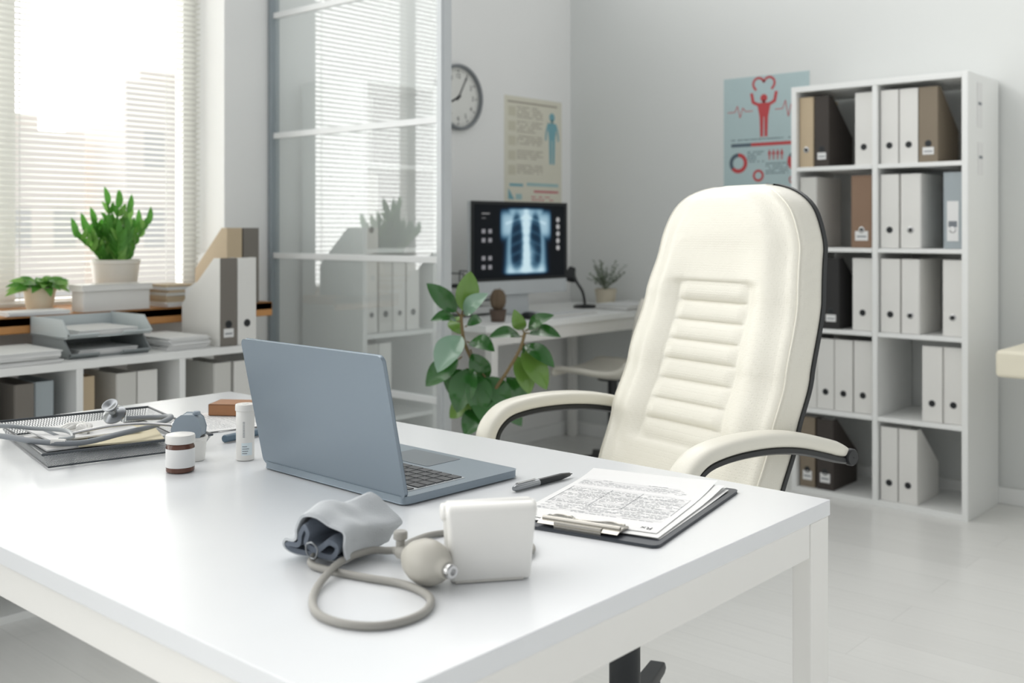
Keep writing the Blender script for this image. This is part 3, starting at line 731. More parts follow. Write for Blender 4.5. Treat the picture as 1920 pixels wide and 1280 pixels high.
Mcp = Matrix.Translation((-1.962, 1.03, zt+.004)) @ Matrix.Rotation(rad(35), 4, 'X') @ Matrix.Rotation(rad(20), 4, 'Y')
part(st, 'chest_piece', MB().lathe([(.001, -.002), (.02, -.002), (.0225, 0), (.0225, .004), (.018, .007), (.008, .010), (.0065, .018), (.009, .022), (.015, .028), (.0155, .031), (.012, .031), (.004, .027), (.0001, .027)], 36, 0, Mcp).tube([(-1.962, 1.03, zt+.018), (-1.955, 1.048, zt+.006)], .004, 10), [mat('dull_steel', '8E9194', .22, 1)], world=True)
part(st, 'tube_ring', MB().tube([(-1.838, .846, zt-.004), (-1.822, .864, zt-.006)], .0062, 14), [whiteP], world=True)
mk = MB()
for k in range(3):
    mk.tube(smooth([(-.03+.01*k, -.02, .003), (-.01, .008*k, .01), (.02, .012-.01*k, .008), (.035, -.005+.006*k, .003)], 5), [.003+.004*math.sin(i*.5)**2 for i in range(16)], 8)
X, Y = on_tray(-.03, -.035)
solo('gauze_strip', 'crumpled white gauze strip lying on papers', 'bandage', mk, [whiteP], (X, Y, DZ+.0235))
for i, (x, y, r) in enumerate(((-1.955, 1.285, 8), (-1.925, 1.272, -12))):
    m = MB().prism(rrect(-.1, .1, -.13, .13, .002, 2), 0, .0012, 'z'); sheet_print(m, -.085, .085, -.1, .1, .0014)
    solo('paper_sheet', 'printed white paper sheet beside the tray', 'paper', m, [paper, ink], (x+(.0), y+.02, DZ+.0005+i*.0018), rad(r), group='loose printed sheets')
nb = thing('notebook', 'small tan-brown leather notebook on papers', 'notebook', (-1.985, 1.325, DZ+.0042), rad(35))
part(nb, 'cover', MB().box(-.05, .05, -.035, .035, 0, .003).box(-.05, .05, -.035, .035, .022, .025).box(-.05, -.047, -.035, .035, 0, .025).box(-.05, .05, -.035, -.032, 0, .025), [mat('brown_leather', 'A57550', .5, var=.1)], bevel=.001)
part(nb, 'pages', MB().box(-.046, .047, -.0315, .033, .0032, .0218), [paper])
mkr = thing('marker', 'blue-grey marker pen with red end', 'marker', (-1.742, 1.135, DZ+.0085), rad(97))
RX = Matrix.Rotation(rad(90), 4, 'Y')
part(mkr, 'barrel', MB().lathe([(.006, 0), (.0075, .002), (.0075, .10), (.007, .101)], 24, 0, RX), [mat('marker_blue', '566C7C', .4)])
part(mkr, 'cap', MB().lathe([(.008, .1005), (.008, .13), (.006, .134), (.0001, .135)], 24, 0, RX), [mat('marker_red', 'A5584C', .4)])

# ------------------------------------------------------------------ executive chair
OC = (-1.235, 1.82, 0); RC = rad(-14)
ch = thing('executive_chair', 'high-back cream leather executive chair with padded arms', 'office chair', OC, RC)
YC = [(.48, .10), (.60, .125), (.735, .175), (.85, .222), (1.0, .27), (1.12, .30), (1.27, .318)]
WT = [(.48, .230), (.60, .241), (.75, .245), (.88, .242), (1.0, .233), (1.10, .216), (1.18, .201), (1.27, .188)]
ZT = 1.25; ZB = .565
def hwid(z, extra=0):
    w_ = interp(WT, z)+extra
    zc = 1.11
    if z > zc:
        t = min(1, (z-zc)/(ZT+extra-zc)); w_ *= max(.05, (1-t**2.7))**(1/2.7)
    if z < ZB+.06:
        t = (ZB+.06-z)/.06; w_ *= 1-.12*min(1, t)**2.5
    return w_
zz = [ZB+(ZT-ZB)*i/239 for i in range(240)]
zz = zz[:-15]+[ZT-(ZT-zz[-15])*(1-k/24)**2.2 for k in range(0, 25)]
NF = 130; vs = []; fs = []
PZ0, PZ1, NR = .69, 1.035, 8
def sg(v): return 1/(1+math.exp(max(-60, min(60, v))))
def front_disp(x, z, w_):
    d = 0; t = abs(x)/w_ if w_ > .01 else 0
    d += .008*(1-t*t)
    env = (1 if z < 1.02 else max(0, math.cos((z-1.02)/.12*math.pi/2) if z < 1.14 else 0))*(min(1, max(0, (z-.6)/.1)))
    d += .012*math.exp(-((t-.66)/.24)**2)*env
    d += .016*math.exp(-((z-1.14)/.085)**2)*(1-t**4)
    ax_ = abs(x)
    pw = .104+.014*(PZ1-z)/(PZ1-PZ0)
    inz = sg(-(z-PZ0)/.004)*sg((z-PZ1)/.004); inx = sg((ax_-pw)/.0035)
    ins = inz*inx
    ph = (z-PZ0)/((PZ1-PZ0)/NR)
    d -= .016*ins
    rb = abs(math.sin(math.pi*ph))**.42
    d += ins*.0125*rb*min(1, max(0, (pw-ax_)/.025))**.5
    d -= .009*math.exp(-(max(0, ax_-pw)/.03)**2)*(1-inx)*inz
    d -= .0022*math.exp(-((t-.87)/.007)**2)
    return d
for z in zz:
    w_ = hwid(z); yc = interp(YC, z)
    tt = max(0, (z-(ZT-.05))/.05); T = .074*max(.0, 1-tt**3)**(1/3)+.002
    tb_ = max(0, (ZB+.05-z)/.05); T *= max(.2, 1-min(1, tb_)**2*.6)
    r = min(.028, T*.6, w_*.4); rowp = []
    rowp.append((-w_, yc)); rowp.append((-w_-.002, yc-(T-r)*.5))
    for k in range(9):
        a = rad(90*k/8); rowp.append((-w_+r-r*math.cos(a), yc-(T-r)-r*math.sin(a)))
    for k in range(1, NF):
        x = (-w_+r)+(2*w_-2*r)*k/NF
        e_ = min(1, max(0, (w_-r-abs(x))/.055)); e_ = math.sin(e_*math.pi/2)
        rowp.append((x, yc-T-front_disp(x, z, w_)*min(1, T/.06)*e_))
    for k in range(8, -1, -1):
        a = rad(90*k/8); rowp.append((w_-r+r*math.cos(a), yc-(T-r)-r*math.sin(a)))
    rowp.append((w_+.002, yc-(T-r)*.5)); rowp.append((w_, yc))
    vs += [(x, y, z) for x, y in rowp]
n = len(rowp)
for j in range(len(zz)-1):
    for i in range(n-1): fs.append((j*n+i, j*n+i+1, (j+1)*n+i+1, (j+1)*n+i))
fs.append(tuple(range(n-1, -1, -1))); fs.append(tuple((len(zz)-1)*n+i for i in range(n)))
part(ch, 'backrest', MB().add(vs, fs), [leather], sm=75)
zs_ = [z for z in zz if ZB+.03 < z < ZT-.004][::3]
def edge(z, s_):
    w_ = hwid(z); T = .074*max(0, 1-max(0, (z-(ZT-.05))/.05)**3)**(1/3)
    return (s_*(w_-.006), interp(YC, z)-T+.0072, z)
pp = [edge(z, -1) for z in zs_]+[edge(z, 1) for z in reversed(zs_)]
part(ch, 'piping', MB().tube(pp, .0020, 8), [leatherS])
vs = []; fs = []
z2 = [ZB+(ZT+.001-ZB)*i/70 for i in range(70)]+[ZT-.001, ZT, ZT+.0007]
for z in z2:
    w_ = hwid(z, .004); yc = interp(YC, z); rowp = [(-w_, yc-.003), (-w_, yc+.008)]
    for k in range(1, 20):
        t = -1+2*k/20; rowp.append((w_*t, yc+.012+.028*(1-t**4)*(1 if z < 1.18 else max(.2, (ZT-z)/.07))))
    rowp += [(w_, yc+.008), (w_, yc-.003)]
    for k in range(1, 6): t = 1-2*k/6; rowp.append((w_*t, yc+.002))
    vs += [(x, y, z) for x, y in rowp]
n = len(rowp)
for j in range(len(z2)-1):
    for i in range(n): fs.append((j*n+i, j*n+(i+1) % n, (j+1)*n+(i+1) % n, (j+1)*n+i))
fs.append(tuple(range(n-1, -1, -1))); fs.append(tuple((len(z2)-1)*n+i for i in range(n)))
part(ch, 'back_shell', MB().add(vs, fs), [blackP], label='black plastic back shell')
s_ = MB(); secs = []
for k in range(17):
    a = math.pi*k/16; z = .555-.05*math.cos(a); e = math.sin(a)**.35*.03
    secs.append([(x, y, z+(.012*math.cos(x*5)*(1 if k > 8 else 0))) for x, y in rrect(-.215-e, .215+e, -.27-e, .09+e, .08, 6)])
loft(s_, secs)
part(ch, 'seat', s_, [leather], sm=60)
for sx in (-1, 1):
    path = smooth([(sx*.285, .275, .702), (sx*.288, .2, .726), (sx*.293, .1, .750), (sx*.298, .0, .760), (sx*.302, -.10, .757), (sx*.304, -.165, .740), (sx*.304, -.202, .695), (sx*.30, -.195, .63), (sx*.29, -.15, .57), (sx*.27, -.08, .54)], 7)
    n = len(path); sc = []
    for i in range(n):
        t = i/(n-1); sc.append(max(.55, min(1, .55+t*6, 1.6-t*.9)))
    A = .028; Bh = .0148; prof = []
    for k in range(20):
        an = 2*math.pi*k/20; c_, s2 = math.cos(an), math.sin(an)
        prof.append((A*math.copysign(abs(c_)**.6, c_), Bh*math.copysign(abs(s2)**.7, s2)))
    part(ch, 'armrest', MB().sweep(path, prof, (1, 0, 0), 0, None, sc), [leatherS], sm=70)
    P = [Vector(p) for p in path]; low = []
    for i in range(n):
        T = (P[min(i+1, n-1)]-P[max(i-1, 0)]).normalized(); Nn = Vector((1, 0, 0)).cross(T).normalized()
        s1 = 1 if Nn.z-Nn.y > 0 else -1
        low.append(P[i]-Nn*s1*(.0135*sc[i]+.006))
    prof2 = [(.022, .004), (.022, -.004), (.014, -.009), (-.014, -.009), (-.022, -.004), (-.022, .004), (-.014, .008), (.014, .008)]
    part(ch, 'arm_frame', MB().sweep(low, prof2, (1, 0, 0)), [blackP], sm=50)
    part(ch, 'arm_bolt', MB().lathe([(.001, -.055), (.012, -.055), (.014, -.052), (.014, .014), (.017, .015), (.017, .024), (.015, .027), (.001, .027)], 24, 0, Matrix.Translation((sx*.285, .268, .697)) @ Matrix.Rotation(rad(90*sx), 4, 'Y')), [blackP])
oy = -.06
def TB(x=0, y=0, z=0): return Matrix.Translation((x, y+oy, z))
part(ch, 'gas_column', MB().lathe([(.05, .10), (.05, .16), (.032, .17), (.032, .33), (.022, .335), (.022, .47), (.04, .475)], 32, 0, TB()), [darkP])
part(ch, 'mechanism', MB().box(-.09, .09, -.14, .10, .475, .504), [blackP], bevel=.004)
part(ch, 'back_bracket', MB().prism([(.08, .48), (.20, .48), (.225, .52), (.20, .66), (.185, .66), (.19, .52), (.08, .50)], -.04, .04, 'x'), [blackP], bevel=.004)
for k in range(5):
    a = rad(112+14+72*k); c_, s2 = math.cos(a), math.sin(a)
    pf6 = [(.026, 0), (.022, .018), (-.022, .018), (-.026, 0), (-.022, -.016), (.022, -.016)]
    sb = MB().sweep([(c_*.03, s2*.03+oy, .145), (c_*.18, s2*.18+oy, .138), (c_*.33, s2*.33+oy, .122), (c_*.352, s2*.352+oy, .115)], pf6, (-s2, c_, 0), 0, None, [1, .9, .8, .5])
    part(ch, 'base_leg', sb, [darkP], bevel=.003)
    Mw = TB(c_*.33, s2*.33, .031) @ Matrix.Rotation(a+.6, 4, 'Z') @ Matrix.Rotation(rad(90), 4, 'X')
    cs = MB()
    for o_ in (-.028, .006): cs.lathe([(.001, o_), (.027, o_), (.030, o_+.004), (.030, o_+.018), (.027, o_+.022), (.001, o_+.022)], 24, 0, Mw)
    cs.lathe([(.007, .02), (.007, .115)], 10, 0, TB(c_*.33, s2*.33, 0))
    part(ch, 'caster', cs, [blackP])

# ------------------------------------------------------------------ items at the window
R = random.Random(11)
green = mat('leaf_green', '5A9A3C', .4, var=.25, vs=15, trans=.25); greenL = mat('leaf_light', '86BA5C', .4, var=.2, vs=15, trans=.25)
potW = mat('pot_white', 'DEDBD2', .5)
SILL = SZ+.036
pl = thing('potted_plant', 'bright green spiky plant in a cream pot on the sill', 'potted plant', (-3.70, 1.945, SILL))
part(pl, 'pot', MB().lathe([(.062, 0), (.066, .002), (.086, .155), (.089, .157), (.089, .172), (.082, .172), (.078, .15), (.0001, .148)], 40), [potW])
fl = MB()
for k in range(16):
    a = k*2.4+R.uniform(-.3, .3); r = .008+.03*(k/16); lean = .01+.12*(k/16); H_ = R.uniform(.14, .22) if k > 3 else R.uniform(.25, .30)
    b0 = Vector((r*math.cos(a), r*math.sin(a), .145)); tp = b0+Vector((lean*.5*math.cos(a), lean*math.sin(a), H_*.8))
    fl.tube([b0, (b0+tp)/2+Vector((0, 0, .01)), tp], .004, 6)
    nn = 5
    for j in range(nn):
        c = b0.lerp(tp, .15+.85*j/nn)
        for sgn in (-1, 1):
            da = a+sgn*1.4+R.uniform(-.6, .6)
            fl.leaf(c, c+Vector((math.cos(da)*.024, math.sin(da)*.036, .050)), .026, (1, .2, .4), .003, R.choice((0, 0, 1)), 5, .3)
    fl.leaf(tp-Vector((0, 0, .01)), tp+Vector((math.cos(a)*.008, math.sin(a)*.018, .065)), .030, (1, .2, .1), .003, 0, 6, .3)
part(pl, 'foliage', fl, [green, greenL])
pl = thing('potted_plant', 'small leafy plant in a pale pot on the sill', 'potted plant', (-3.64, 1.635, SILL))
part(pl, 'pot', MB().lathe([(.038, 0), (.042, .002), (.052, .070), (.055, .072), (.055, .083), (.048, .083), (.045, .071), (.0001, .069)], 32), [mat('pot_pale', 'DDD0B8', .6)])
fl = MB()
for k in range(38):
    a = k*2.399; e = -.45+1.6*(k/38); L_ = R.uniform(.065, .10)
    b0 = Vector((math.cos(a)*.025, math.sin(a)*.025, .078))
    fl.leaf(b0, b0+Vector((math.cos(a)*math.cos(e)*L_*.7, math.sin(a)*math.cos(e)*L_*1.05, math.sin(e)*L_*.6)), .034, (.7, 0, 1), .016, R.choice((0, 1)), 7, .15)
part(pl, 'foliage', fl, [green, greenL])
bx = thing('storage_box', 'white lidded storage box on the sill', 'box', (-3.52, 1.835, SILL), rad(90))
part(bx, 'box', MB().prism(rrect(-.125, .125, -.045, .045, .008, 3), 0, .07, 'z'), [whiteP], bevel=.002)
part(bx, 'lid', MB().prism(rrect(-.132, .132, -.052, .052, .008, 3), .071, .092, 'z'), [whiteP], bevel=.003)
def stack(name, label, loc, rot, w_, d_, n, t, mats, grp=None, jit=.006, rr=3):
    m = MB(); z = 0; R2 = random.Random(int(abs(loc[0]*1000)+abs(loc[1]*100)))
    for i in range(n):
        dx, dy, a = R2.uniform(-jit, jit), R2.uniform(-jit, jit), rad(R2.uniform(-rr, rr)); tt = t*R2.uniform(.6, 1.4)
        m.box(-w_/2, w_/2, -d_/2, d_/2, z, z+tt*.92, R2.randrange(len(mats)), mw((dx, dy, 0), a)); z += tt
    solo(name, label, 'paper', m, mats, loc, rot, sm=0, group=grp)
stack('paper_stack', 'loose white papers on the sill', (-3.515, 1.56, SILL), rad(90), .2, .11, 3, .004, [paper], 'papers', .008, 6)
stack('book_stack', 'small stack of papers and booklets on the sill', (-3.56, 2.09, SILL), rad(90), .13, .17, 8, .009, [paper, C_BEIGE, paperG, C_LIGHT], 'papers')
stack('paper_stack', 'stack of documents on the low shelf unit', (LX-.16, 1.925, .746), rad(90), .15, .24, 10, .004, [paper, paperG, paper], 'papers', .009, 5)
stack('paper_stack', 'stack of documents on the low shelf unit', (LX-.15, 1.36, .746), rad(90), .23, .26, 7, .005, [paper, paperG], 'papers', .008, 4)
trayG = mat('tray_grey', 'C3CBCC', .4); trayD = mat('tray_grey_shadowed', '929899', .45)  # lower tier's shadow is painted in as a darker grey
lt = thing('letter_tray', 'two-tier grey plastic letter tray holding papers', 'letter tray', (LX-.05, 1.655, .746), rad(90))
for z, M, w_ in ((0, trayD, .135), (.062, trayG, .14)):
    m = MB(); m.box(-w_, w_, .02, .27, z, z+.004)
    for sx in (-1, 1):
        m.prism([(.0, z+.012), (.03, z+.004), (.03, z), (.27, z), (.27, z+.058), (.05, z+.058), (.02, z+.03)], min(sx*w_, sx*(w_-.004)), max(sx*w_, sx*(w_-.004)), 'x')
    m.box(-w_, w_, .266, .27, z, z+.056)
    m.prism([(.0, z+.012), (.02, z), (.024, z), (.004, z+.016)], -w_, -w_*.3, 'x'); m.prism([(.0, z+.012), (.02, z), (.024, z), (.004, z+.016)], w_*.3, w_, 'x')
    part(lt, 'tray_tier', m, [M], bevel=.001)
for z in (.0055, .0675):
    for k in range(3):
        m = MB().box(-.1, .1, .03, .255, z+k*.006, z+k*.006+.005)
        solo('paper_sheets', 'white papers lying in the letter tray', 'paper', m, [paper if k % 2 else paperG], (LX-.05, 1.655+.004*k, .746), rad(90+k), group='papers in the letter tray')

# ------------------------------------------------------------------ rubber plant
rp = thing('rubber_plant', 'tall rubber plant with broad glossy leaves in a floor pot', 'potted plant', (-2.235, 2.425, 0), rad(41.5))
part(rp, 'pot', MB().lathe([(.11, 0), (.115, .003), (.15, .36), (.156, .362), (.156, .40), (.146, .40), (.14, .36), (.0001, .355)], 40), [mat('pot_grey', 'B4B2AC', .6)])
lg = mat('rubber_leaf', '2F6428', .2, var=.4, vs=9, coat=.5, trans=.08); lgl = mat('rubber_leaf_pale', '86A690', .18, var=.15, vs=9, coat=.5); lgy = mat('rubber_leaf_fresh', '6A9040', .25, var=.3, vs=9, coat=.4, trans=.15)
stm_ = mat('plant_stem', '7A6844', .6)
def PA(u, v, b=0): return Vector(((u-900)*.00168, b, 1.15-(v-430)*.001684))
stt = MB()
stt.tube(smooth([Vector((.01, 0, .35)), PA(880, 800), PA(872, 700, .01), PA(850, 640), PA(844, 588)], 5), .0055, 10)
stt.tube(smooth([PA(880, 800), PA(905, 735, -.02), PA(932, 690, -.05), PA(955, 650, -.05), PA(964, 620, -.04)], 5), .0050, 10)
stt.tube(smooth([Vector((.03, .02, .35)), PA(910, 780, .03), PA(935, 740, .05), PA(960, 700, .06)], 5), .0045, 10)
part(rp, 'stem', stt, [stm_])
lv = MB()
L_ = [((845, 590), (862, 508), .075, 0, 2, .05), ((842, 590), (781, 530), .06, -.03, 0, .3), ((846, 594), (896, 548), .055, -.05, 1, .5), ((842, 602), (790, 598), .05, -.06, 0, .7),
      ((850, 622), (803, 692), .09, -.07, 1, .3), ((846, 668), (779, 722), .075, -.02, 0, .2), ((855, 640), (908, 655), .06, -.05, 0, .6),
      ((868, 680), (838, 768), .09, -.05, 0, .1), ((872, 692), (878, 775), .085, -.06, 0, .1), ((885, 700), (935, 765), .075, -.03, 0, .2), ((962, 622), (944, 578), .045, -.03, 2, .2),
      ((965, 620), (1018, 588), .045, -.05, 0, .5), ((966, 624), (1030, 628), .05, -.06, 0, .6), ((962, 630), (897, 628), .05, -.07, 0, .6), ((958, 642), (1018, 684), .055, -.06, 0, .3),
      ((955, 648), (1004, 726), .075, -.05, 2, .1), ((948, 660), (972, 735), .07, -.04, 2, .1), ((905, 740), (958, 795), .065, -.03, 0, .2),
      ((890, 762), (852, 812), .075, -.05, 0, .2), ((880, 742), (822, 785), .065, .02, 2, .3), ((865, 720), (905, 800), .075, -.08, 0, .1), ((930, 745), (985, 775), .05, .06, 2, .3), ((852, 612), (880, 600), .035, .05, 0, .3),
      ((856, 690), (818, 740), .075, .05, 0, .2), ((848, 630), (826, 600), .05, .06, 2, .4), ((875, 760), (900, 830), .07, .03, 0, .1),
      ((862, 655), (885, 725), .075, .03, 0, .2), ((925, 700), (965, 765), .065, .04, 0, .2), ((958, 640), (988, 700), .06, .02, 0, .2)]
for (u0, v0), (u1, v1), w_, b, mi, up in L_:
    B = PA(u0, v0); T = PA(u1, v1, b)
    side = Vector((.25 if u1 > u0 else -.25, -1, up+.2))
    st0 = B.lerp(T, .1)
    lv.tube([B, st0], .0026, 6, 3)
    lv.leaf(st0, T, w_, side, .018, mi, 12, .28, .9)
part(rp, 'foliage', lv, [lg, lgl, lgy, stm_], sm=60)

# ------------------------------------------------------------------ back desk
bd = thing('computer_desk', 'white desk along the wall holding the computer', 'desk', (-3.33, 3.92, 0))
part(bd, 'tabletop', MB().box(-3.66, -2.98, 3.205, 4.63, .715, .745), [whiteLam], bevel=.002, world=True)
for x in (-3.63, -3.03):
    for y in (3.25, 4.57):
        part(bd, 'leg', MB().box(x, x+.04, y, y+.04, 0, .7145), [frameW], bevel=.002, world=True)
part(bd, 'apron', MB().box(-3.025, -2.995, 3.292, 4.568, .655, .7145), [frameW], bevel=.002, world=True)
part(bd, 'apron', MB().box(-3.588, -3.032, 3.255, 3.285, .655, .7145), [frameW], bevel=.002, world=True)
Zb = .7465
mo = thing('computer_monitor', 'silver desktop monitor showing a chest x-ray', 'monitor', (-3.29, 3.77, Zb), rad(90-4))
part(mo, 'stand', MB().prism([(-.06, 0), (.10, 0), (.10, .004), (.035, .006), (.03, .22), (.022, .22), (.018, .008), (-.06, .004)], -.08, .08, 'x'), [alu], bevel=.002)
part(mo, 'housing', MB().box(-.325, .325, -.012, .012, .095, .535).box(-.2, .2, .012, .03, .16, .45), [alu], bevel=.005)
part(mo, 'bezel', MB().box(-.325, .325, -.0135, -.0125, .162, .535), [blackP])
nx, nz = 220, 124; sw, sh = .305, .172; vs = []; fs = []; cols = []
def xr(x, z):
    cx = (x-.2)*1.0
    ax_ = abs(cx)
    body = sg((ax_-(.66+.06*(1-z)))/.04)
    sho = sg((abs(z-.45)-.32)/.05)*sg((ax_-.96)/.05)
    v = max(body*.62, sho*.75)
    lung = 0
    for s_ in (-1, 1):
        lx = (cx-s_*.37)/(.24+.05*(-z)); lz = (z+.02)/.80
        lung = max(lung, sg(((lx*lx+abs(lz)**2.6)-1)/.16))
    rib = .5+.5*math.sin((z*9.5+ax_*3.2)*2.4)
    v = v*(1-lung*.93)+lung*.07*rib**3
    v += .65*math.exp(-(cx/.12)**2)*(.75+.25*math.sin(z*30))
    v += .45*math.exp(-((cx-.12)/.2)**2-((z+.38)/.28)**2)
    v += .5*body*max(0, (-z-.62)/.3)
    v += .22*math.exp(-((z-.68+.25*ax_)/.035)**2)*(ax_ < .8)
    v *= sg((abs(z)-.88)/.015)*sg((ax_-1.0)/.015)
    v = min(1, v)
    c = (v**1.6*.70, v**1.2*.92, min(1, v**.98*1.02))
    def m(x0, x1, z0, z1): return x0 < x < x1 and z0 < z < z1
    for k in range(5):
        if m(-1.5, -1.36, -.75+k*.24, -.63+k*.24) or m(-1.26, -1.12, -.75+k*.24, -.63+k*.24):
            if k != 2: return (.3, .3, .32)
    if m(-1.5, -1.2, .74, .77) or m(-1.5, -1.35, .62, .64): return (.3, .3, .3)
    for k in range(5):
        if (x-1.5)**2+(z-(.6-k*.2))**2 < .005: return (.5, .5, .5)
    return (c[0]+.003, c[1]+.004, c[2]+.006)
for j in range(nz+1):
    for i in range(nx+1):
        x = -1+2*i/nx; z = -1+2*j/nz
        vs.append((x*sw, 0, z*sh)); cols.append(xr(x*1.78, z))
for j in range(nz):
    for i in range(nx): a = j*(nx+1)+i; fs.append((a, a+1, a+nx+2, a+nx+1))
me = bpy.data.meshes.new('screen'); me.from_pydata([(x, -.0142, z+.348) for x, y, z in vs], [], fs)
ca = me.color_attributes.new('xray', 'FLOAT_COLOR', 'POINT')
for i, c in enumerate(cols): ca.data[i].color = (c[0], c[1], c[2], 1)
xm = bpy.data.materials.new('xray_screen'); xm.use_nodes = True; nt = xm.node_tree; b_ = nt.nodes['Principled BSDF']
at = nt.nodes.new('ShaderNodeAttribute'); at.attribute_name = 'xray'
b_.inputs['Base Color'].default_value = (.004, .005, .006, 1); b_.inputs['Roughness'].default_value = .35; b_.inputs['Specular IOR Level'].default_value = .15
nt.links.new(at.outputs['Color'], b_.inputs['Emission Color']); b_.inputs['Emission Strength'].default_value = .8
me.materials.append(xm)
part(mo, 'screen', me, None, label='screen with a blue chest x-ray and small icons')
cc = thing('cactus', 'small brown cactus in a dark pot on the computer desk', 'potted plant', (-3.09, 3.40, Zb))
part(cc, 'pot', MB().lathe([(.03, 0), (.038, .05), (.04, .052), (.034, .052), (.0001, .048)], 24), [mat('pot_dark', '5A4A40', .6)])
cs = MB(); pf = []
for k in range(13): a = math.pi*k/12; pf.append((max(.0001, .032*math.sin(a)**.8), .095-.047*math.cos(a)))
cs.lathe(pf, 24)
for v_ in range(len(cs.v)):
    a = math.atan2(cs.v[v_].y, cs.v[v_].x); k_ = 1+.1*math.cos(a*8); cs.v[v_].x *= k_; cs.v[v_].y *= k_
for k in range(60):
    a = R.uniform(0, 6.28); e = R.uniform(-.7, 1.4); d_ = Vector((math.cos(a)*math.cos(e), math.sin(a)*math.cos(e), math.sin(e)))
    c = Vector((0, 0, .095))+Vector((d_.x*.034, d_.y*.034, d_.z*.046)); cs.tube([c, c+d_*.008], .0006, 4)
part(cc, 'cactus_body', cs, [mat('cactus_brown', '6A5A48', .8, var=.2, vs=40)])
og = thing('desk_organizer', 'black wire letter organizer on the computer desk', 'desk organizer', (-3.47, 3.56, Zb), rad(90))
m = MB()
for z in (.006, .07, .135):
    m.tube([(-.11, -.12, z), (.11, -.12, z), (.11, .12, z), (-.11, .12, z)], .003, 8, 0, True)
    for k in range(9): m.tube([(-.11+.0275*k, -.12, z), (-.11+.0275*k, .12, z)], .0015, 6)
for x in (-.11, .11):
    for y in (-.12, .12): m.tube([(x, y, .0), (x, y, .2)], .003, 8)
m.tube([(-.11, -.12, .2), (-.11, .12, .2)], .003, 8); m.tube([(.11, -.12, .2), (.11, .12, .2)], .003, 8)
part(og, 'wire_frame', m, [blackP])
for i, z in enumerate((.0095, .0735)):
    solo('paper_sheets', 'papers lying in the wire organizer', 'paper', MB().prism(rrect(-.095, .095, -.11, .11, .003, 2), 0, .03-.01*i, 'z'), [paperG], (-3.47, 3.56, Zb+z), rad(90), bevel=.001, group='papers in the wire organizer')
dl = thing('desk_lamp', 'black bendable desk lamp on the computer desk', 'lamp', (-3.30, 4.30, Zb), rad(90))
part(dl, 'lamp_base', MB().lathe([(.06, 0), (.062, .008), (.05, .014), (.012, .018), (.0001, .02)], 32), [blackP])
part(dl, 'lamp_arm', MB().tube(smooth([(0, 0, .015), (-.02, 0, .08), (-.075, 0, .14), (-.10, 0, .19)], 6), .007, 10), [blackP])
part(dl, 'lamp_shade', MB().lathe([(.018, .02), (.022, 0), (.036, -.04), (.038, -.045), (.034, -.042), (.015, .012)], 28, 0, Matrix.Translation((-.115, -.0, .19)) @ Matrix.Rotation(rad(25), 4, 'Y')), [blackP])
pp_ = thing('potted_plant', 'small wispy plant in a beige pot on the computer desk', 'potted plant', (-3.30, 4.48, Zb))
part(pp_, 'pot', MB().lathe([(.045, 0), (.048, .002), (.058, .085), (.06, .087), (.055, .09), (.05, .08), (.0001, .078)], 32), [mat('pot_beige', 'CBC2AE', .6)])
m = MB()
for k in range(26):
    a = R.uniform(0, 6.28); l = R.uniform(.05, .14); h_ = R.uniform(.05, .16)
    b0 = Vector((0, 0, .08)); t0 = b0+Vector((math.cos(a)*l*.8, math.sin(a)*l, h_))
    m.tube([b0, b0.lerp(t0, .5)+Vector((0, 0, .02)), t0], .0015, 5)
    for j in range(7):
        c = b0.lerp(t0, .4+.09*j); a2 = R.uniform(0, 6.28); m.leaf(c, c+Vector((math.cos(a2)*.022, math.sin(a2)*.022, .012)), .014, (0, 0, 1), .002, 0, 4)
part(pp_, 'foliage', m, [mat('grey_green_leaf', '7F8A78', .6, var=.15)])
kbd = thing('keyboard', 'slim white computer keyboard on the desk', 'keyboard', (-3.09, 3.88, Zb), rad(90))
part(kbd, 'keyboard_case', MB().prism(rrect(-.18, .18, -.055, .055, .006, 3), 0, .008, 'z'), [whiteP], bevel=.001)
m = MB()
for r in range(5):
    for k in range(15): m.box(-.172+k*.0231, -.172+k*.0231+.02, -.048+r*.0195, -.048+r*.0195+.017, .0083, .0105)
part(kbd, 'keys', m, [paperG])
mm_ = MB().lathe([(.0001, .03), (.012, .029), (.022, .024), (.028, .014), (.03, .004), (.028, 0), (.0001, 0)], 28, 0, Matrix.Scale(1.7, 4, (0, 1, 0)))
solo('computer_mouse', 'small black computer mouse on the desk', 'mouse', mm_, [blackP], (-3.08, 3.60, Zb), rad(90))
stack('book_stack', 'papers and booklets on the computer desk', (-3.10, 4.40, Zb), rad(90), .28, .2, 5, .006, [paper, paperG, C_LIGHT], 'papers')

wc = thing('shell_chair', 'white moulded plastic chair tucked at the computer desk', 'chair', (-2.90, 3.99, 0), rad(-80))
hz = .05
prf = smooth([(0, -.215, .425+hz), (0, -.20, .448+hz), (0, -.10, .440+hz), (0, .05, .428+hz), (0, .15, .445+hz), (0, .205, .51+hz), (0, .23, .62+hz), (0, .25, .72+hz), (0, .262, .78+hz)], 5)
vs = []; fs = []; K = 20; n = len(prf)
for j, p_ in enumerate(prf):
    t = j/(n-1); w_ = .21+.02*math.sin(t*math.pi)-(.05*max(0, (t-.75)/.25)**2)
    for k in range(K+1):
        x = -1+2*k/K; e = abs(x)**3
        vs.append((x*w_, p_.y-e*.05*max(0, t-.4)*1.6, p_.z+e*.035*(1 if t < .6 else .0)*math.sin(min(1, t*3)*math.pi/2)))
for j in range(n-1):
    for k in range(K): a = j*(K+1)+k; fs.append((a, a+1, a+K+2, a+K+1))
sh_ = part(wc, 'seat_shell', MB().add(vs, fs), [mat('shell_cream', 'DEDACE', .4)], sm=80)
so = sh_.modifiers.new('solid', 'SOLIDIFY'); so.thickness = .02; so.offset = -1
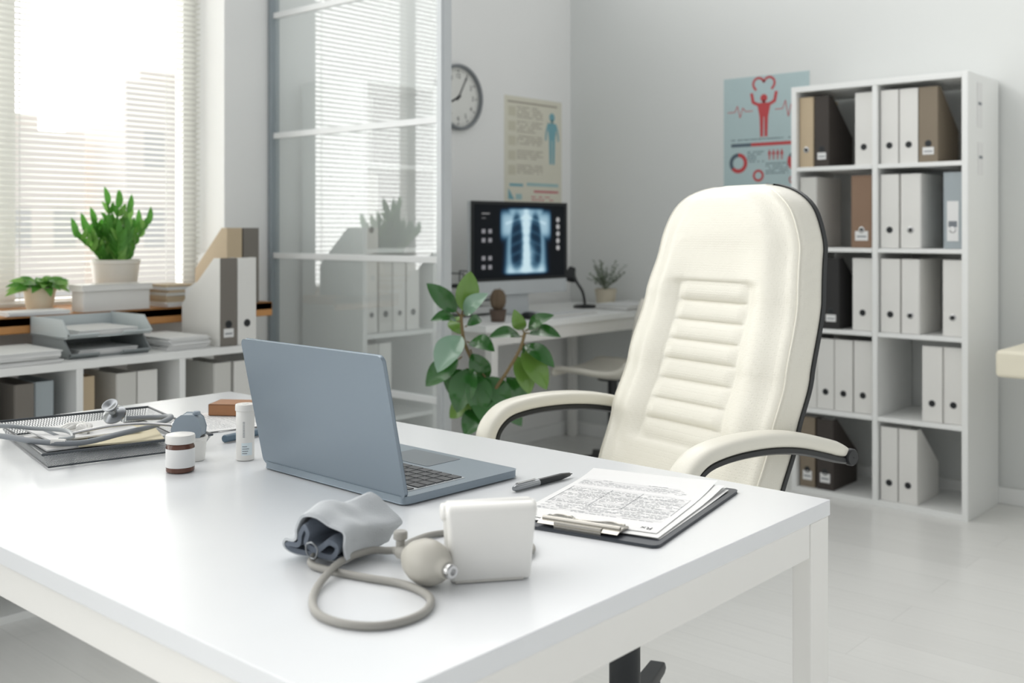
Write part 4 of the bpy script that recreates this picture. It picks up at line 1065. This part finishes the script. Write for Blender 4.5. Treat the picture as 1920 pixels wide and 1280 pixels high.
part(wc, 'seat_post', MB().lathe([(.03, .06), (.03, .11), (.022, .115), (.022, .44), (.07, .445), (.07, .452)], 24), [blackP])
for k in range(5):
    a = rad(72*k+10); c_, s2 = math.cos(a), math.sin(a)
    part(wc, 'base_leg', MB().sweep([(c_*.02, s2*.02, .09), (c_*.24, s2*.24, .06)], [(.018, 0), (.014, .012), (-.014, .012), (-.018, 0), (-.014, -.01), (.014, -.01)], (-s2, c_, 0)).lathe([(.001, -.016), (.024, -.016), (.026, -.012), (.026, .012), (.024, .016), (.001, .016)], 20, 0, Matrix.Translation((c_*.24, s2*.24, .027)) @ Matrix.Rotation(a, 4, 'Z') @ Matrix.Rotation(rad(90), 4, 'X')), [blackP])

ec = thing('examination_couch', 'cream padded examination couch on white legs', 'couch', (-.35, 4.29, 0))
part(ec, 'cushion', MB().box(-.845, .95, -.31, .33, .617, .715), [mat('cream_vinyl', 'E6E0CC', .45)], bevel=.015, seg=3)
part(ec, 'frame', MB().box(-.70, .9, -.27, .29, .582, .616), [frameW], bevel=.003)
for x in (-.60, .8):
    for y in (-.25, .24): part(ec, 'leg', MB().box(x, x+.04, y, y+.04, 0, .5815), [frameW], bevel=.003)

# ------------------------------------------------------------------ light: overcast sky, brighter toward the window side, dimmer at the zenith
wo = bpy.data.worlds.new('World'); SC.world = wo; wo.use_nodes = True
nt = wo.node_tree; N = nt.nodes; L = nt.links; bg = N['Background']
tc = N.new('ShaderNodeTexCoord')
dp = N.new('ShaderNodeVectorMath'); dp.operation = 'DOT_PRODUCT'; dp.inputs[1].default_value = (-.97, .1, .22)
L.new(tc.outputs['Generated'], dp.inputs[0])
mr = N.new('ShaderNodeMapRange'); mr.inputs[1].default_value = 0; mr.inputs[2].default_value = .8; mr.inputs[3].default_value = .84; mr.inputs[4].default_value = 6.4; mr.interpolation_type = 'SMOOTHSTEP'
L.new(dp.outputs['Value'], mr.inputs[0])
sx_ = N.new('ShaderNodeSeparateXYZ'); L.new(tc.outputs['Generated'], sx_.inputs[0])
mz = N.new('ShaderNodeMapRange'); mz.inputs[1].default_value = .2; mz.inputs[2].default_value = 1; mz.inputs[3].default_value = 1; mz.inputs[4].default_value = .32
L.new(sx_.outputs[2], mz.inputs[0])
mul = N.new('ShaderNodeMath'); mul.operation = 'MULTIPLY'; L.new(mr.outputs[0], mul.inputs[0]); L.new(mz.outputs[0], mul.inputs[1]); L.new(mul.outputs[0], bg.inputs['Strength'])
mc = N.new('ShaderNodeMix'); mc.data_type = 'RGBA'; mc.inputs[6].default_value = (.97, .99, 1, 1); mc.inputs[7].default_value = (1, .99, .965, 1)
m2 = N.new('ShaderNodeMapRange'); m2.inputs[1].default_value = -.2; m2.inputs[2].default_value = .75
L.new(dp.outputs['Value'], m2.inputs[0]); L.new(m2.outputs[0], mc.inputs[0]); L.new(mc.outputs[2], bg.inputs['Color'])

# ------------------------------------------------------------------ camera
cd = bpy.data.cameras.new('camera'); cam = bpy.data.objects.new('camera', cd); COL.objects.link(cam)
cam.location = (0, 0, 1.15); cam.rotation_euler = (rad(90), 0, rad(41.5))
cd.sensor_width = 36; cd.lens = 1960/1920*36; cd.shift_y = -210/1920; cd.clip_end = 200
cd.dof.use_dof = True; cd.dof.focus_distance = 1.75; cd.dof.aperture_fstop = 4.5
SC.camera = cam
try:
    SC.view_settings.view_transform = 'Standard'; SC.view_settings.look = 'None'
except Exception as e: print(e)
